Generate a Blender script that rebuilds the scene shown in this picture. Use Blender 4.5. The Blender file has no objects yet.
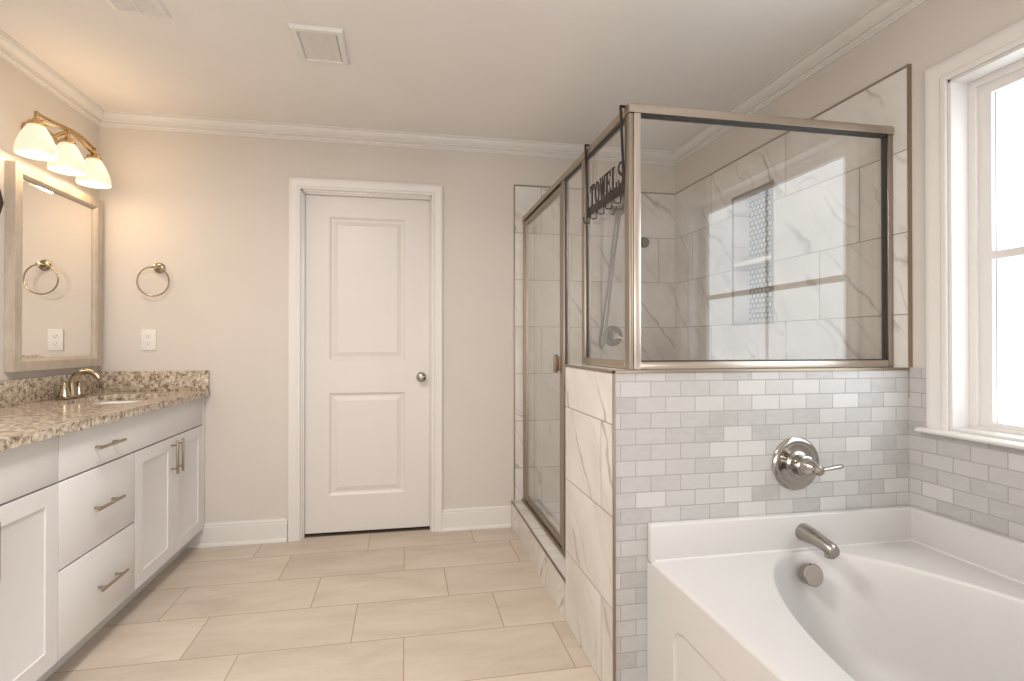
import bpy, bmesh, math, random
from mathutils import Vector, Matrix
random.seed(7)
PI = math.pi

# ------------------------------------------------------------------ camera, world, lights, exposure
scene = bpy.context.scene
col = scene.collection
D, L, R, ZC = 3.215, -1.682, 1.805, 2.444          # back, left, right wall planes, ceiling
REAR = -1.9
YH = 1.565                                          # face of the half wall above the tub

cam_data = bpy.data.cameras.new('camera')
cam_data.sensor_width = 36.0
cam_data.lens = 36.0 * 513.77 / 1024.0
cam_data.shift_x = 12.62 / 1024.0
cam_data.clip_start = 0.02
cam = bpy.data.objects.new('camera', cam_data)
col.objects.link(cam)
cam.location = (0, 0, 1.165)
cam.rotation_euler = (PI / 2 + 0.0053, 0, -0.1808)
scene.camera = cam

scene.view_settings.view_transform = 'Standard'
scene.view_settings.look = 'None'
scene.view_settings.gamma = 1.0
scene.view_settings.use_curve_mapping = False
scene.view_settings.exposure = 0.44

world = bpy.data.worlds.new('world')
scene.world = world
world.use_nodes = True
world.node_tree.nodes['Background'].inputs[0].default_value = (0.75, 0.85, 1.0, 1)
world.node_tree.nodes['Background'].inputs[1].default_value = 0.6

WINDOW_STRENGTH = 2.15
WINDOW_COLOR = (0.86, 0.94, 1.0)
SHADE_STRENGTH = 0.66
BULB_POWER = 1.4
GLOW_POWER = 0.55
BULB_COLOR = (1.0, 0.70, 0.40)
CEILING_FILL_POWER = 12.0
REAR_POWER = 54.0
REAR_COLOR = (1.0, 0.965, 0.93)
CEILING_FILL_COLOR = (1.0, 0.945, 0.89)


def area_light(name, loc, rot, sx, sy, power, color):
    d = bpy.data.lights.new(name, 'AREA')
    d.shape = 'RECTANGLE'
    d.size, d.size_y, d.energy, d.color = sx, sy, power, color
    o = bpy.data.objects.new(name, d)
    col.objects.link(o)
    o.location, o.rotation_euler = loc, rot
    return o


def point_light(name, loc, r, power, color):
    d = bpy.data.lights.new(name, 'POINT')
    d.shadow_soft_size, d.energy, d.color = r, power, color
    o = bpy.data.objects.new(name, d)
    col.objects.link(o)
    o.location = loc
    return o


# added unseen fill lights: two under the ceiling, one at the rear wall
area_light('ceiling_fill', (-0.35, -0.85, ZC - 0.12), (0, 0, 0), 0.5, 0.5, CEILING_FILL_POWER, CEILING_FILL_COLOR)

area_light('ceiling_fill', (-0.55, 1.25, ZC - 0.12), (0, 0, 0), 0.45, 0.45, 26.0, CEILING_FILL_COLOR)  # added fill over the middle of the room, no fixture built
area_light('rear_fill', (-0.1, REAR + 0.05, 1.15), (PI / 2 + 0.62, 0, 0), 2.6, 1.7, REAR_POWER, REAR_COLOR)  # added rear fill

# ------------------------------------------------------------------ helpers
ORIGIN = {}


def new_bm():
    return bmesh.new()


def obj(name, bm, mat, parent=None, smooth=35.0):
    bmesh.ops.recalc_face_normals(bm, faces=bm.faces[:])
    if smooth:
        a = math.radians(smooth)
        for f in bm.faces:
            f.smooth = True
        for e in bm.edges:
            if len(e.link_faces) != 2 or e.calc_face_angle(0.0) > a:
                e.smooth = False
    o0 = Vector((0, 0, 0))
    if parent is not None:
        o0 = ORIGIN[parent.name]
        bmesh.ops.translate(bm, verts=bm.verts[:], vec=-o0)
    me = bpy.data.meshes.new(name)
    bm.to_mesh(me)
    bm.free()
    for m in (mat if isinstance(mat, (list, tuple)) else [mat]):
        me.materials.append(m)
    o = bpy.data.objects.new(name, me)
    col.objects.link(o)
    ORIGIN[o.name] = o0
    if parent is not None:
        o.parent = parent
    return o


def thing(name, label, cat, loc, group=None):
    o = bpy.data.objects.new(name, None)
    o.empty_display_size = 0.05
    col.objects.link(o)
    o.location = loc
    o['label'] = label
    o['category'] = cat
    if group:
        o['group'] = group
    ORIGIN[o.name] = Vector(loc)
    return o


def tag(o, label, cat, group=None):
    o['label'] = label
    o['category'] = cat
    if group:
        o['group'] = group
    return o


def struct(name, bm, mat, label=None, cat=None, smooth=35.0):
    o = obj(name, bm, mat, None, smooth)
    o['kind'] = 'structure'
    if label:
        tag(o, label, cat)
    return o


def struct_root(name, label, cat, loc):
    o = thing(name, label, cat, loc)
    o['kind'] = 'structure'
    return o


def bx(bm, a, b, bevel=0.0, seg=2):
    x0, y0, z0 = [min(p, q) for p, q in zip(a, b)]
    x1, y1, z1 = [max(p, q) for p, q in zip(a, b)]
    v = [bm.verts.new(p) for p in ((x0, y0, z0), (x1, y0, z0), (x1, y1, z0), (x0, y1, z0),
                                   (x0, y0, z1), (x1, y0, z1), (x1, y1, z1), (x0, y1, z1))]
    fs = [bm.faces.new([v[i] for i in q]) for q in ((0, 3, 2, 1), (4, 5, 6, 7), (0, 1, 5, 4), (1, 2, 6, 5), (2, 3, 7, 6), (3, 0, 4, 7))]
    if bevel > 0:
        es = list({e for f in fs for e in f.edges})
        bmesh.ops.bevel(bm, geom=es, offset=bevel, segments=seg, profile=0.5, affect='EDGES', clamp_overlap=True)


def box_obj(name, a, b, mat, parent=None, bevel=0.0):
    bm = new_bm()
    bx(bm, a, b, bevel)
    return obj(name, bm, mat, parent)


def tube(bm, pts, rad, n=12, cap=True, closed=False, squash=None):
    pts = [Vector(p) for p in pts]
    k = len(pts)
    rads = rad if isinstance(rad, (list, tuple)) else [rad] * k
    tang = []
    for i in range(k):
        if closed:
            t = pts[(i + 1) % k] - pts[i - 1]
        else:
            t = pts[min(i + 1, k - 1)] - pts[max(i - 1, 0)]
        tang.append(t.normalized())
    up = Vector((0, 0, 1)) if abs(tang[0].z) < 0.9 else Vector((1, 0, 0))
    nrm = (up - tang[0] * up.dot(tang[0])).normalized()
    rings = []
    for i in range(k):
        nrm = (nrm - tang[i] * nrm.dot(tang[i])).normalized()
        bi = tang[i].cross(nrm)
        sx, sy = squash if squash else (1, 1)
        rings.append([bm.verts.new(pts[i] + (nrm * math.cos(2 * PI * j / n) * sx + bi * math.sin(2 * PI * j / n) * sy) * rads[i]) for j in range(n)])
    for i in range(k if closed else k - 1):
        a, b = rings[i], rings[(i + 1) % k]
        for j in range(n):
            bm.faces.new((a[j], a[(j + 1) % n], b[(j + 1) % n], b[j]))
    if cap and not closed:
        bm.faces.new(rings[0][::-1])
        bm.faces.new(rings[-1])


def lathe(bm, prof, base, axis, n=40, cap0=True, cap1=True):
    """prof: (radius, height along axis) pairs."""
    axis = Vector(axis).normalized()
    q = Vector((0, 0, 1)).rotation_difference(axis)
    base = Vector(base)
    rings = []
    for r, h in prof:
        if r <= 1e-6:
            rings.append([bm.verts.new(base + q @ Vector((0, 0, h)))])
        else:
            rings.append([bm.verts.new(base + q @ Vector((r * math.cos(2 * PI * j / n), r * math.sin(2 * PI * j / n), h))) for j in range(n)])
    for a, b in zip(rings, rings[1:]):
        for j in range(n):
            if len(a) == 1 and len(b) == 1:
                continue
            if len(a) == 1:
                bm.faces.new((a[0], b[j], b[(j + 1) % n]))
            elif len(b) == 1:
                bm.faces.new((a[j], a[(j + 1) % n], b[0]))
            else:
                bm.faces.new((a[j], a[(j + 1) % n], b[(j + 1) % n], b[j]))
    if cap0 and len(rings[0]) > 1:
        bm.faces.new(rings[0])
    if cap1 and len(rings[-1]) > 1:
        bm.faces.new(rings[-1])


def prism(bm, poly, m, d0, d1):
    """poly of (u, v); m(u, v, d) -> world."""
    a = [bm.verts.new(m(u, v, d0)) for u, v in poly]
    b = [bm.verts.new(m(u, v, d1)) for u, v in poly]
    n = len(poly)
    bm.faces.new(a)
    bm.faces.new(b[::-1])
    for i in range(n):
        bm.faces.new((a[i], b[i], b[(i + 1) % n], a[(i + 1) % n]))


def holed(bm, m, u0, u1, v0, v1, holes, d0, d1):
    """slab between depths d0 (front) and d1 (back) with rectangular holes (hu0, hu1, hv0, hv1)."""
    us = sorted({u0, u1, *[min(max(h[i], u0), u1) for h in holes for i in (0, 1)]})
    vs = sorted({v0, v1, *[min(max(h[i], v0), v1) for h in holes for i in (2, 3)]})
    cache = {}

    def vt(u, v, d):
        k = (round(u, 5), round(v, 5), d)
        if k not in cache:
            cache[k] = bm.verts.new(m(u, v, d))
        return cache[k]

    def solid(i, j):
        if i < 0 or j < 0 or i >= len(us) - 1 or j >= len(vs) - 1:
            return False
        cu, cv = (us[i] + us[i + 1]) / 2, (vs[j] + vs[j + 1]) / 2
        return not any(h[0] < cu < h[1] and h[2] < cv < h[3] for h in holes)
    for i in range(len(us) - 1):
        for j in range(len(vs) - 1):
            if not solid(i, j):
                continue
            a, b, c, e = us[i], us[i + 1], vs[j], vs[j + 1]
            bm.faces.new([vt(*p, d0) for p in ((a, c), (b, c), (b, e), (a, e))])
            bm.faces.new([vt(*p, d1) for p in ((a, e), (b, e), (b, c), (a, c))])
            for di, dj, p, q in ((-1, 0, (a, c), (a, e)), (1, 0, (b, c), (b, e)), (0, -1, (a, c), (b, c)), (0, 1, (a, e), (b, e))):
                if not solid(i + di, j + dj):
                    bm.faces.new((vt(*p, d0), vt(*q, d0), vt(*q, d1), vt(*p, d1)))


def panelled(bm, m, u0, u1, v0, v1, panels, rings, thick):
    """a slab whose front carries sunk panels; rings: (inset, depth) from the panel edge inwards."""
    us = sorted({u0, u1, *[p[i] for p in panels for i in (0, 1)]})
    vs = sorted({v0, v1, *[p[i] for p in panels for i in (2, 3)]})
    cache = {}

    def vt(u, v, d):
        k = (round(u, 5), round(v, 5), round(d, 5))
        if k not in cache:
            cache[k] = bm.verts.new(m(u, v, d))
        return cache[k]
    for i in range(len(us) - 1):
        for j in range(len(vs) - 1):
            a, b, c, e = us[i], us[i + 1], vs[j], vs[j + 1]
            if any(p[0] < (a + b) / 2 < p[1] and p[2] < (c + e) / 2 < p[3] for p in panels):
                continue
            bm.faces.new([vt(*p, 0) for p in ((a, c), (b, c), (b, e), (a, e))])
    for p in panels:
        prev = [vt(*q, 0) for q in ((p[0], p[2]), (p[1], p[2]), (p[1], p[3]), (p[0], p[3]))]
        for s, d in rings:
            cur = [vt(*q, d) for q in ((p[0] + s, p[2] + s), (p[1] - s, p[2] + s), (p[1] - s, p[3] - s), (p[0] + s, p[3] - s))]
            for k in range(4):
                bm.faces.new((prev[k], prev[(k + 1) % 4], cur[(k + 1) % 4], cur[k]))
            prev = cur
        bm.faces.new(prev)
    # sides and back
    per = [(u, v0) for u in us] + [(u1, v) for v in vs[1:]] + [(u, v1) for u in us[::-1][1:]] + [(u0, v) for v in vs[::-1][1:-1]]
    n = len(per)
    for k in range(n):
        a, b = per[k], per[(k + 1) % n]
        bm.faces.new((vt(*a, 0), vt(*b, 0), vt(*b, thick), vt(*a, thick)))
    bm.faces.new([vt(*p, thick) for p in per])


def sweep_profile(bm, prof, m, s0, s1, miter0=0.0, miter1=0.0):
    """prof: closed (a, b) outline; m(a, b, s) -> world; ends mitred by s + a*miter."""
    A = [bm.verts.new(m(a, b, s0 + a * miter0)) for a, b in prof]
    B = [bm.verts.new(m(a, b, s1 + a * miter1)) for a, b in prof]
    n = len(prof)
    for i in range(n):
        bm.faces.new((A[i], A[(i + 1) % n], B[(i + 1) % n], B[i]))
    bm.faces.new(A)
    bm.faces.new(B[::-1])


# ------------------------------------------------------------------ materials
class NT:
    def __init__(self, name):
        self.mat = bpy.data.materials.new(name)
        self.mat.use_nodes = True
        self.t = self.mat.node_tree
        self.b = self.t.nodes['Principled BSDF']
        self.out = self.t.nodes['Material Output']

    def n(self, kind, **kw):
        nd = self.t.nodes.new(kind)
        for k, v in kw.items():
            setattr(nd, k, v)
        return nd

    def put(self, sock, v):
        if isinstance(v, bpy.types.NodeSocket):
            self.t.links.new(v, sock)
        else:
            if hasattr(sock, 'default_value') and isinstance(v, (tuple, list)) and sock.type == 'RGBA' and len(v) == 3:
                v = (*v, 1)
            sock.default_value = v

    def math(self, op, a, b=0.0, c=0.0, clamp=False):
        nd = self.n('ShaderNodeMath', operation=op, use_clamp=clamp)
        for i, v in enumerate((a, b, c)):
            self.put(nd.inputs[i], v)
        return nd.outputs[0]

    def vmath(self, op, a, b=(0, 0, 0)):
        nd = self.n('ShaderNodeVectorMath', operation=op)
        self.put(nd.inputs[0], a)
        if op == 'SCALE':
            self.put(nd.inputs['Scale'], b)
        else:
            self.put(nd.inputs[1], b)
        return nd.outputs[0]

    def pos(self):
        return self.n('ShaderNodeNewGeometry').outputs['Position']

    def sep(self, v):
        nd = self.n('ShaderNodeSeparateXYZ')
        self.put(nd.inputs[0], v)
        return nd.outputs

    def comb(self, x, y, z):
        nd = self.n('ShaderNodeCombineXYZ')
        for i, v in enumerate((x, y, z)):
            self.put(nd.inputs[i], v)
        return nd.outputs[0]

    def noise(self, vec, scale, detail=3, rough=0.5, dist=0.0):
        nd = self.n('ShaderNodeTexNoise')
        self.put(nd.inputs['Vector'], vec)
        nd.inputs['Scale'].default_value = scale
        nd.inputs['Detail'].default_value = detail
        nd.inputs['Roughness'].default_value = rough
        nd.inputs['Distortion'].default_value = dist
        return nd.outputs['Fac']

    def ramp(self, fac, stops):
        nd = self.n('ShaderNodeValToRGB')
        el = nd.color_ramp.elements
        while len(el) < len(stops):
            el.new(0.5)
        for e, (p, c) in zip(el, stops):
            e.position = p
            e.color = (*c, 1) if isinstance(c, (tuple, list)) else (c, c, c, 1)
        self.put(nd.inputs[0], fac)
        return nd.outputs[0]

    def mix(self, fac, a, b):
        nd = self.n('ShaderNodeMix', data_type='RGBA')
        self.put(nd.inputs[0], fac)
        self.put(nd.inputs[6], a)
        self.put(nd.inputs[7], b)
        return nd.outputs[2]

    def smooth(self, x, lo, hi):
        nd = self.n('ShaderNodeMapRange', interpolation_type='SMOOTHSTEP')
        self.put(nd.inputs[0], x)
        nd.inputs[1].default_value, nd.inputs[2].default_value = lo, hi
        return nd.outputs[0]

    def bump(self, h, strength, dist=0.002):
        nd = self.n('ShaderNodeBump')
        nd.inputs['Strength'].default_value = strength
        nd.inputs['Distance'].default_value = dist
        self.put(nd.inputs['Height'], h)
        self.t.links.new(nd.outputs[0], self.b.inputs['Normal'])

    def set(self, color=None, rough=None, metal=None, spec=None, coat=None):
        if color is not None:
            self.put(self.b.inputs['Base Color'], color)
        if rough is not None:
            self.put(self.b.inputs['Roughness'], rough)
        if metal is not None:
            self.b.inputs['Metallic'].default_value = metal
        if spec is not None:
            self.b.inputs['Specular IOR Level'].default_value = spec
        if coat is not None:
            self.b.inputs['Coat Weight'].default_value = coat
        return self.mat


def plain(name, color, rough=0.5, metal=0.0, spec=0.5, mottling=0.04, scale=3.0, bump=0.0, bscale=200.0):
    k = NT(name)
    p = k.pos()
    f = k.noise(p, scale, 4)
    lo = tuple(c * (1 - mottling) for c in color)
    hi = tuple(min(1, c * (1 + mottling)) for c in color)
    k.set(k.ramp(f, [(0.3, lo), (0.7, hi)]), rough, metal, spec)
    if bump:
        k.bump(k.noise(p, bscale, 2), bump, 0.001)
    return k.mat


def brushed(name, color, rough, axis):
    """brushed metal: fine streaks along one axis."""
    k = NT(name)
    s = [900, 900, 900]
    s[axis] = 12
    f = k.noise(k.vmath('MULTIPLY', k.pos(), tuple(s)), 1.0, 2)
    k.set(k.ramp(f, [(0.3, tuple(c * 0.97 for c in color)), (0.7, color)]), k.math('MULTIPLY_ADD', f, 0.04, rough - 0.02), 1.0)
    return k.mat


def tile_cells(k, ua, va, u0, v0, T, W, step, cyc, grout):
    """returns (grout mask 1 = grout, random per tile, position, cell vector)"""
    P = k.pos()
    s = k.sep(P)
    v = k.math('DIVIDE', k.math('SUBTRACT', s['XYZ'.index(va)], v0), W)
    row = k.math('FLOOR', v)
    fv = k.math('SUBTRACT', v, row)
    rr = k.math('FLOORED_MODULO', row, float(cyc))
    u = k.math('ADD', k.math('DIVIDE', k.math('SUBTRACT', s['XYZ'.index(ua)], u0), T), k.math('MULTIPLY', rr, step))
    c = k.math('FLOOR', u)
    fu = k.math('SUBTRACT', u, c)
    du = k.math('MULTIPLY', k.math('MINIMUM', fu, k.math('SUBTRACT', 1.0, fu)), T)
    dv = k.math('MULTIPLY', k.math('MINIMUM', fv, k.math('SUBTRACT', 1.0, fv)), W)
    d = k.math('MINIMUM', du, dv)
    mask = k.math('SUBTRACT', 1.0, k.smooth(d, grout * 0.5 - 0.0006, grout * 0.5 + 0.0006))
    wn = k.n('ShaderNodeTexWhiteNoise', noise_dimensions='3D')
    cell = k.comb(c, row, 0.37)
    k.put(wn.inputs['Vector'], cell)
    return mask, wn.outputs['Value'], P, wn.outputs['Color'], d


def marble_tile(name, ua, va, u0, v0, T=0.61, W=0.30, step=1 / 3, cyc=3, diag=1.0):
    k = NT(name)
    mask, rnd, P, rc, d = tile_cells(k, ua, va, u0, v0, T, W, step, cyc, 0.0036)
    s = k.sep(P)
    u, v = s['XYZ'.index(ua)], s['XYZ'.index(va)]
    # each tile is cut from another place of the slab
    uu = k.math('ADD', u, k.math('MULTIPLY', rnd, 37.0))
    a = k.math('ADD', k.math('MULTIPLY', uu, 0.80), k.math('MULTIPLY', v, 0.60 * diag))
    b = k.math('SUBTRACT', k.math('MULTIPLY', v, 0.80), k.math('MULTIPLY', uu, 0.60 * diag))
    q = k.comb(k.math('MULTIPLY', a, 2.4), k.math('MULTIPLY', b, 1.2), k.math('MULTIPLY', rnd, 9.0))
    wob = k.noise(q, 1.5, 4, 0.5)
    fine = k.noise(q, 9.0, 3, 0.5)
    sel = k.noise(k.comb(a, b, 4.0), 3.2, 2)

    def veins(freq, wander, width, lo, hi, ph):
        t = k.math('ADD', k.math('MULTIPLY', a, freq), k.math('MULTIPLY_ADD', wob, wander, k.math('MULTIPLY_ADD', fine, 0.16, ph)))
        f = k.math('ABSOLUTE', k.math('SUBTRACT', k.math('FRACT', t), 0.5))
        m = k.smooth(sel, lo, hi)
        w = k.math('MULTIPLY_ADD', m, width, 0.004)
        return k.math('MULTIPLY', k.math('SUBTRACT', 1.0, k.math('DIVIDE', f, w), clamp=True), m)
    v1 = veins(3.6, 1.5, 0.062, 0.36, 0.62, 0.0)
    v2 = veins(5.7, 2.6, 0.055, 0.34, 0.58, 0.35)
    cloud = k.noise(q, 1.6, 4, 0.6)
    base = k.ramp(cloud, [(0.3, (0.58, 0.55, 0.52)), (0.55, (0.68, 0.655, 0.63)), (0.75, (0.73, 0.71, 0.69))])
    c1 = k.mix(k.math('MULTIPLY', v1, 0.78), base, (0.30, 0.27, 0.24))
    c2 = k.mix(k.math('MULTIPLY', v2, 0.45), c1, (0.42, 0.38, 0.34))
    k.set(k.mix(mask, c2, (0.26, 0.225, 0.19)), k.math('MULTIPLY_ADD', mask, 0.5, 0.22))
    k.bump(k.math('SUBTRACT', 1.0, mask), 0.35, 0.002)
    return k.mat


def subway_tile(name, ua, va, u0, v0, T, W):
    k = NT(name)
    mask, rnd, P, rc, d = tile_cells(k, ua, va, u0, v0, T, W, 0.5, 2, 0.003)
    str_ = k.noise(k.vmath('ADD', k.vmath('MULTIPLY', P, (22, 22, 60)), k.vmath('SCALE', rc, 30.0)), 1.0, 4, 0.6)
    base = k.ramp(rnd, [(0.0, (0.42, 0.415, 0.41)), (0.35, (0.475, 0.47, 0.465)), (0.7, (0.51, 0.505, 0.50)), (0.9, (0.555, 0.55, 0.545)), (1.0, (0.60, 0.595, 0.59))])
    c = k.mix(k.math('MULTIPLY', k.smooth(str_, 0.4, 0.7), 0.30), base, (0.57, 0.565, 0.56))
    k.set(k.mix(mask, c, (0.36, 0.345, 0.33)), k.math('MULTIPLY_ADD', mask, 0.4, 0.30))
    k.bump(k.math('ADD', k.math('SUBTRACT', 1.0, mask), k.math('MULTIPLY', rnd, 0.15)), 0.4, 0.002)
    return k.mat


def floor_tile(name):
    k = NT(name)
    mask, rnd, P, rc, d = tile_cells(k, 'X', 'Y', 0.400, 2.0755 - 0.3041 * 30, 0.6082, 0.3041, 1 / 3, 3, 0.004)
    q = k.vmath('ADD', k.vmath('MULTIPLY', P, (1.4, 4.0, 1.0)), k.vmath('SCALE', rc, 20.0))
    cl = k.noise(q, 1.3, 6, 0.62, 0.6)
    st = k.noise(k.vmath('MULTIPLY', q, (1.0, 3.0, 1.0)), 3.0, 5, 0.65)
    base = k.ramp(cl, [(0.25, (0.455, 0.385, 0.315)), (0.5, (0.57, 0.497, 0.42)), (0.75, (0.645, 0.577, 0.50))])
    base = k.mix(k.math('MULTIPLY', k.smooth(st, 0.45, 0.75), 0.28), base, (0.47, 0.405, 0.34))
    tint = k.ramp(rnd, [(0.0, (0.92, 0.91, 0.90)), (1.0, (1.04, 1.03, 1.02))])
    mm = k.n('ShaderNodeMix', data_type='RGBA', blend_type='MULTIPLY')
    mm.inputs[0].default_value = 1.0
    k.put(mm.inputs[6], base)
    k.put(mm.inputs[7], tint)
    k.set(k.mix(mask, mm.outputs[2], (0.36, 0.27, 0.18)), k.math('MULTIPLY_ADD', mask, 0.4, 0.42))
    k.bump(k.math('SUBTRACT', 1.0, mask), 0.3, 0.002)
    return k.mat


def hex_mosaic(name):
    k = NT(name)
    s = k.sep(k.pos())
    S = 1 / 0.031
    px, py = k.math('MULTIPLY', s['Y'], S), k.math('MULTIPLY', s['Z'], S)
    H3 = math.sqrt(3)

    def local(ox, oy):
        a = k.math('SUBTRACT', k.math('FLOORED_MODULO', k.math('SUBTRACT', px, ox), 1.0), 0.5)
        b = k.math('SUBTRACT', k.math('FLOORED_MODULO', k.math('SUBTRACT', py, oy), H3), H3 / 2)
        a, b = k.math('ABSOLUTE', a), k.math('ABSOLUTE', b)
        return k.math('MAXIMUM', a, k.math('ADD', k.math('MULTIPLY', a, 0.5), k.math('MULTIPLY', b, 0.8660254)))
    h = k.math('MINIMUM', local(0.0, 0.0), local(0.5, H3 / 2))
    m = k.smooth(h, 0.38, 0.43)
    k.set(k.mix(m, (0.46, 0.45, 0.44), (0.03, 0.03, 0.03)), 0.3)
    k.bump(k.math('SUBTRACT', 1.0, m), 0.4, 0.002)
    return k.mat


def granite(name):
    k = NT(name)
    p = k.pos()
    n0 = k.noise(p, 18, 5, 0.65, 0.4)
    n1 = k.noise(p, 50, 4, 0.6, 0.5)
    n2 = k.noise(k.vmath('ADD', p, (3.1, 1.7, 5.2)), 55, 3, 0.55, 0.6)
    n3 = k.noise(k.vmath('ADD', p, (7.1, 4.7, 9.2)), 65, 3, 0.55, 0.6)
    base = k.ramp(n1, [(0.36, (0.20, 0.15, 0.105)), (0.46, (0.40, 0.325, 0.245)), (0.56, (0.56, 0.485, 0.39)), (0.70, (0.70, 0.64, 0.56))])
    base = k.mix(k.math('MULTIPLY', k.smooth(n0, 0.5, 0.7), 0.45), base, (0.56, 0.50, 0.43))
    base = k.mix(k.math('MULTIPLY', k.smooth(n2, 0.58, 0.66), 0.85), base, (0.10, 0.075, 0.06))
    base = k.mix(k.math('MULTIPLY', k.smooth(n3, 0.62, 0.70), 0.8), base, (0.26, 0.13, 0.085))
    k.set(base, 0.16)
    return k.mat


def wood_frame(name):
    k = NT(name)
    p = k.pos()
    g = k.noise(k.vmath('MULTIPLY', p, (40, 40, 9)), 1.0, 5, 0.65, 0.4)
    g2 = k.noise(p, 9, 4, 0.6)
    base = k.ramp(g, [(0.25, (0.38, 0.315, 0.25)), (0.5, (0.45, 0.385, 0.315)), (0.75, (0.53, 0.47, 0.40))])
    k.set(k.mix(k.math('MULTIPLY', k.smooth(g2, 0.5, 0.75), 0.4), base, (0.60, 0.55, 0.48)), 0.5)
    k.bump(g, 0.15, 0.001)
    return k.mat


def clear_glass(name, refl, tint=(0.988, 0.99, 0.986)):
    k = NT(name)
    k.t.nodes.remove(k.b)
    tr = k.n('ShaderNodeBsdfTransparent')
    tr.inputs[0].default_value = (*tint, 1)
    gl = k.n('ShaderNodeBsdfGlossy')
    gl.inputs['Roughness'].default_value = 0.0
    # a faint unevenness of the film of dried water on the pane
    f = k.noise(k.pos(), 6.0, 3)
    gl.inputs[0].default_value = (1, 1, 1, 1)
    # Schlick reflectance of the pane, the same from either side
    geo = k.n('ShaderNodeNewGeometry')
    dt = k.n('ShaderNodeVectorMath', operation='DOT_PRODUCT')
    k.put(dt.inputs[0], geo.outputs['Incoming'])
    k.put(dt.inputs[1], geo.outputs['Normal'])
    g5 = k.math('POWER', k.math('SUBTRACT', 1.0, k.math('ABSOLUTE', dt.outputs['Value']), clamp=True), 5.0)
    fr = k.math('MULTIPLY_ADD', g5, 0.95, 0.05)
    mx = k.n('ShaderNodeMixShader')
    k.put(mx.inputs[0], k.math('MULTIPLY', fr, k.math('MULTIPLY_ADD', f, 0.1 * refl, refl), clamp=True))
    k.t.links.new(tr.outputs[0], mx.inputs[1])
    k.t.links.new(gl.outputs[0], mx.inputs[2])
    k.t.links.new(mx.outputs[0], k.out.inputs[0])
    return k.mat


def frosted_pane(name):
    """obscured window pane passing daylight on as an even glow"""
    k = NT(name)
    p = k.pos()
    n = k.noise(p, 60, 3)
    k.set((0.8, 0.85, 0.88), 0.25)
    k.put(k.b.inputs['Emission Color'], k.mix(n, tuple(c * 0.96 for c in WINDOW_COLOR), WINDOW_COLOR))
    k.b.inputs['Emission Strength'].default_value = WINDOW_STRENGTH
    k.bump(n, 0.3, 0.002)
    return k.mat


def shade_glass(name):
    k = NT(name)
    f = k.noise(k.vmath('MULTIPLY', k.pos(), (30, 30, 3)), 1.0, 3)
    k.set((0.25, 0.23, 0.20), 0.3)
    k.put(k.b.inputs['Emission Color'], k.mix(f, (1.0, 0.78, 0.54), (1.0, 0.83, 0.61)))
    k.b.inputs['Emission Strength'].default_value = SHADE_STRENGTH
    return k.mat


def glow(name, color, strength):
    k = NT(name)
    f = k.noise(k.pos(), 20, 2)
    k.set((0.8, 0.8, 0.8), 0.4)
    k.put(k.b.inputs['Emission Color'], k.mix(f, color, tuple(min(1, c * 1.04) for c in color)))
    k.b.inputs['Emission Strength'].default_value = strength
    return k.mat


M = {}
M['wall'] = plain('greige_paint', (0.635, 0.592, 0.55), 0.75, mottling=0.015, bump=0.06, bscale=350)
M['ceiling'] = plain('ceiling_paint', (0.80, 0.77, 0.745), 0.85, mottling=0.015, bump=0.05, bscale=300)
M['trim'] = plain('white_trim_paint', (0.72, 0.70, 0.68), 0.35, mottling=0.01)
M['door'] = plain('white_door_paint', (0.69, 0.665, 0.64), 0.38, mottling=0.012)
M['cabinet'] = plain('white_cabinet_paint', (0.72, 0.71, 0.71), 0.35, mottling=0.01)
M['acrylic'] = plain('white_acrylic', (0.61, 0.603, 0.597), 0.32, mottling=0.01)
M['porcelain'] = plain('white_porcelain', (0.82, 0.81, 0.80), 0.08, mottling=0.01)
M['plastic'] = plain('white_plastic', (0.74, 0.73, 0.71), 0.35, mottling=0.01)
M['vent'] = plain('vent_white', (0.72, 0.69, 0.65), 0.5, mottling=0.02)
M['slot'] = plain('dark_slot', (0.06, 0.05, 0.045), 0.7)
M['void'] = plain('dark_void', (0.09, 0.065, 0.045), 0.9)  # dark colour standing in for the unlit space behind the door
M['black'] = plain('black_iron', (0.035, 0.030, 0.027), 0.45, metal=0.6)
M['darkwood'] = plain('black_brown_wood', (0.025, 0.014, 0.012), 0.45)
M['dgray'] = plain('dark_gray_metal', (0.18, 0.175, 0.17), 0.35, metal=0.8)
M['gasket'] = plain('black_gasket', (0.03, 0.03, 0.03), 0.5)
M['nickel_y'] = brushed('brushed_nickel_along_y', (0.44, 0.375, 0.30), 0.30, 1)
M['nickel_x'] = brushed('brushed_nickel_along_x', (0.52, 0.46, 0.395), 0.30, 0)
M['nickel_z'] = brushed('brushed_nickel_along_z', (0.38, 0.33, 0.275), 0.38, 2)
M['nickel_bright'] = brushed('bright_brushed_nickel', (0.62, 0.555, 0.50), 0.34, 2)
M['bronze'] = plain('bronze_edge_trim', (0.33, 0.27, 0.21), 0.38, metal=0.9)
M['satin'] = plain('satin_nickel', (0.39, 0.365, 0.33), 0.28, metal=1.0)
M['pull'] = plain('warm_nickel_pull', (0.40, 0.335, 0.26), 0.3, metal=1.0)
M['chrome'] = plain('polished_nickel', (0.43, 0.405, 0.375), 0.14, metal=1.0)
M['steelgray'] = plain('steel_gray_metal', (0.12, 0.117, 0.112), 0.35, metal=0.5)
M['brass'] = plain('champagne_brass', (0.58, 0.42, 0.22), 0.25, metal=1.0)
M['champagne'] = plain('champagne_nickel', (0.43, 0.36, 0.26), 0.25, metal=1.0)
M['granite'] = granite('beige_brown_granite')
M['wood'] = wood_frame('weathered_taupe_wood')
M['floor'] = floor_tile('beige_stone_floor_tile')
M['marble_back'] = marble_tile('marble_tile_back', 'X', 'Z', 0.86, 0.07)
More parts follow.
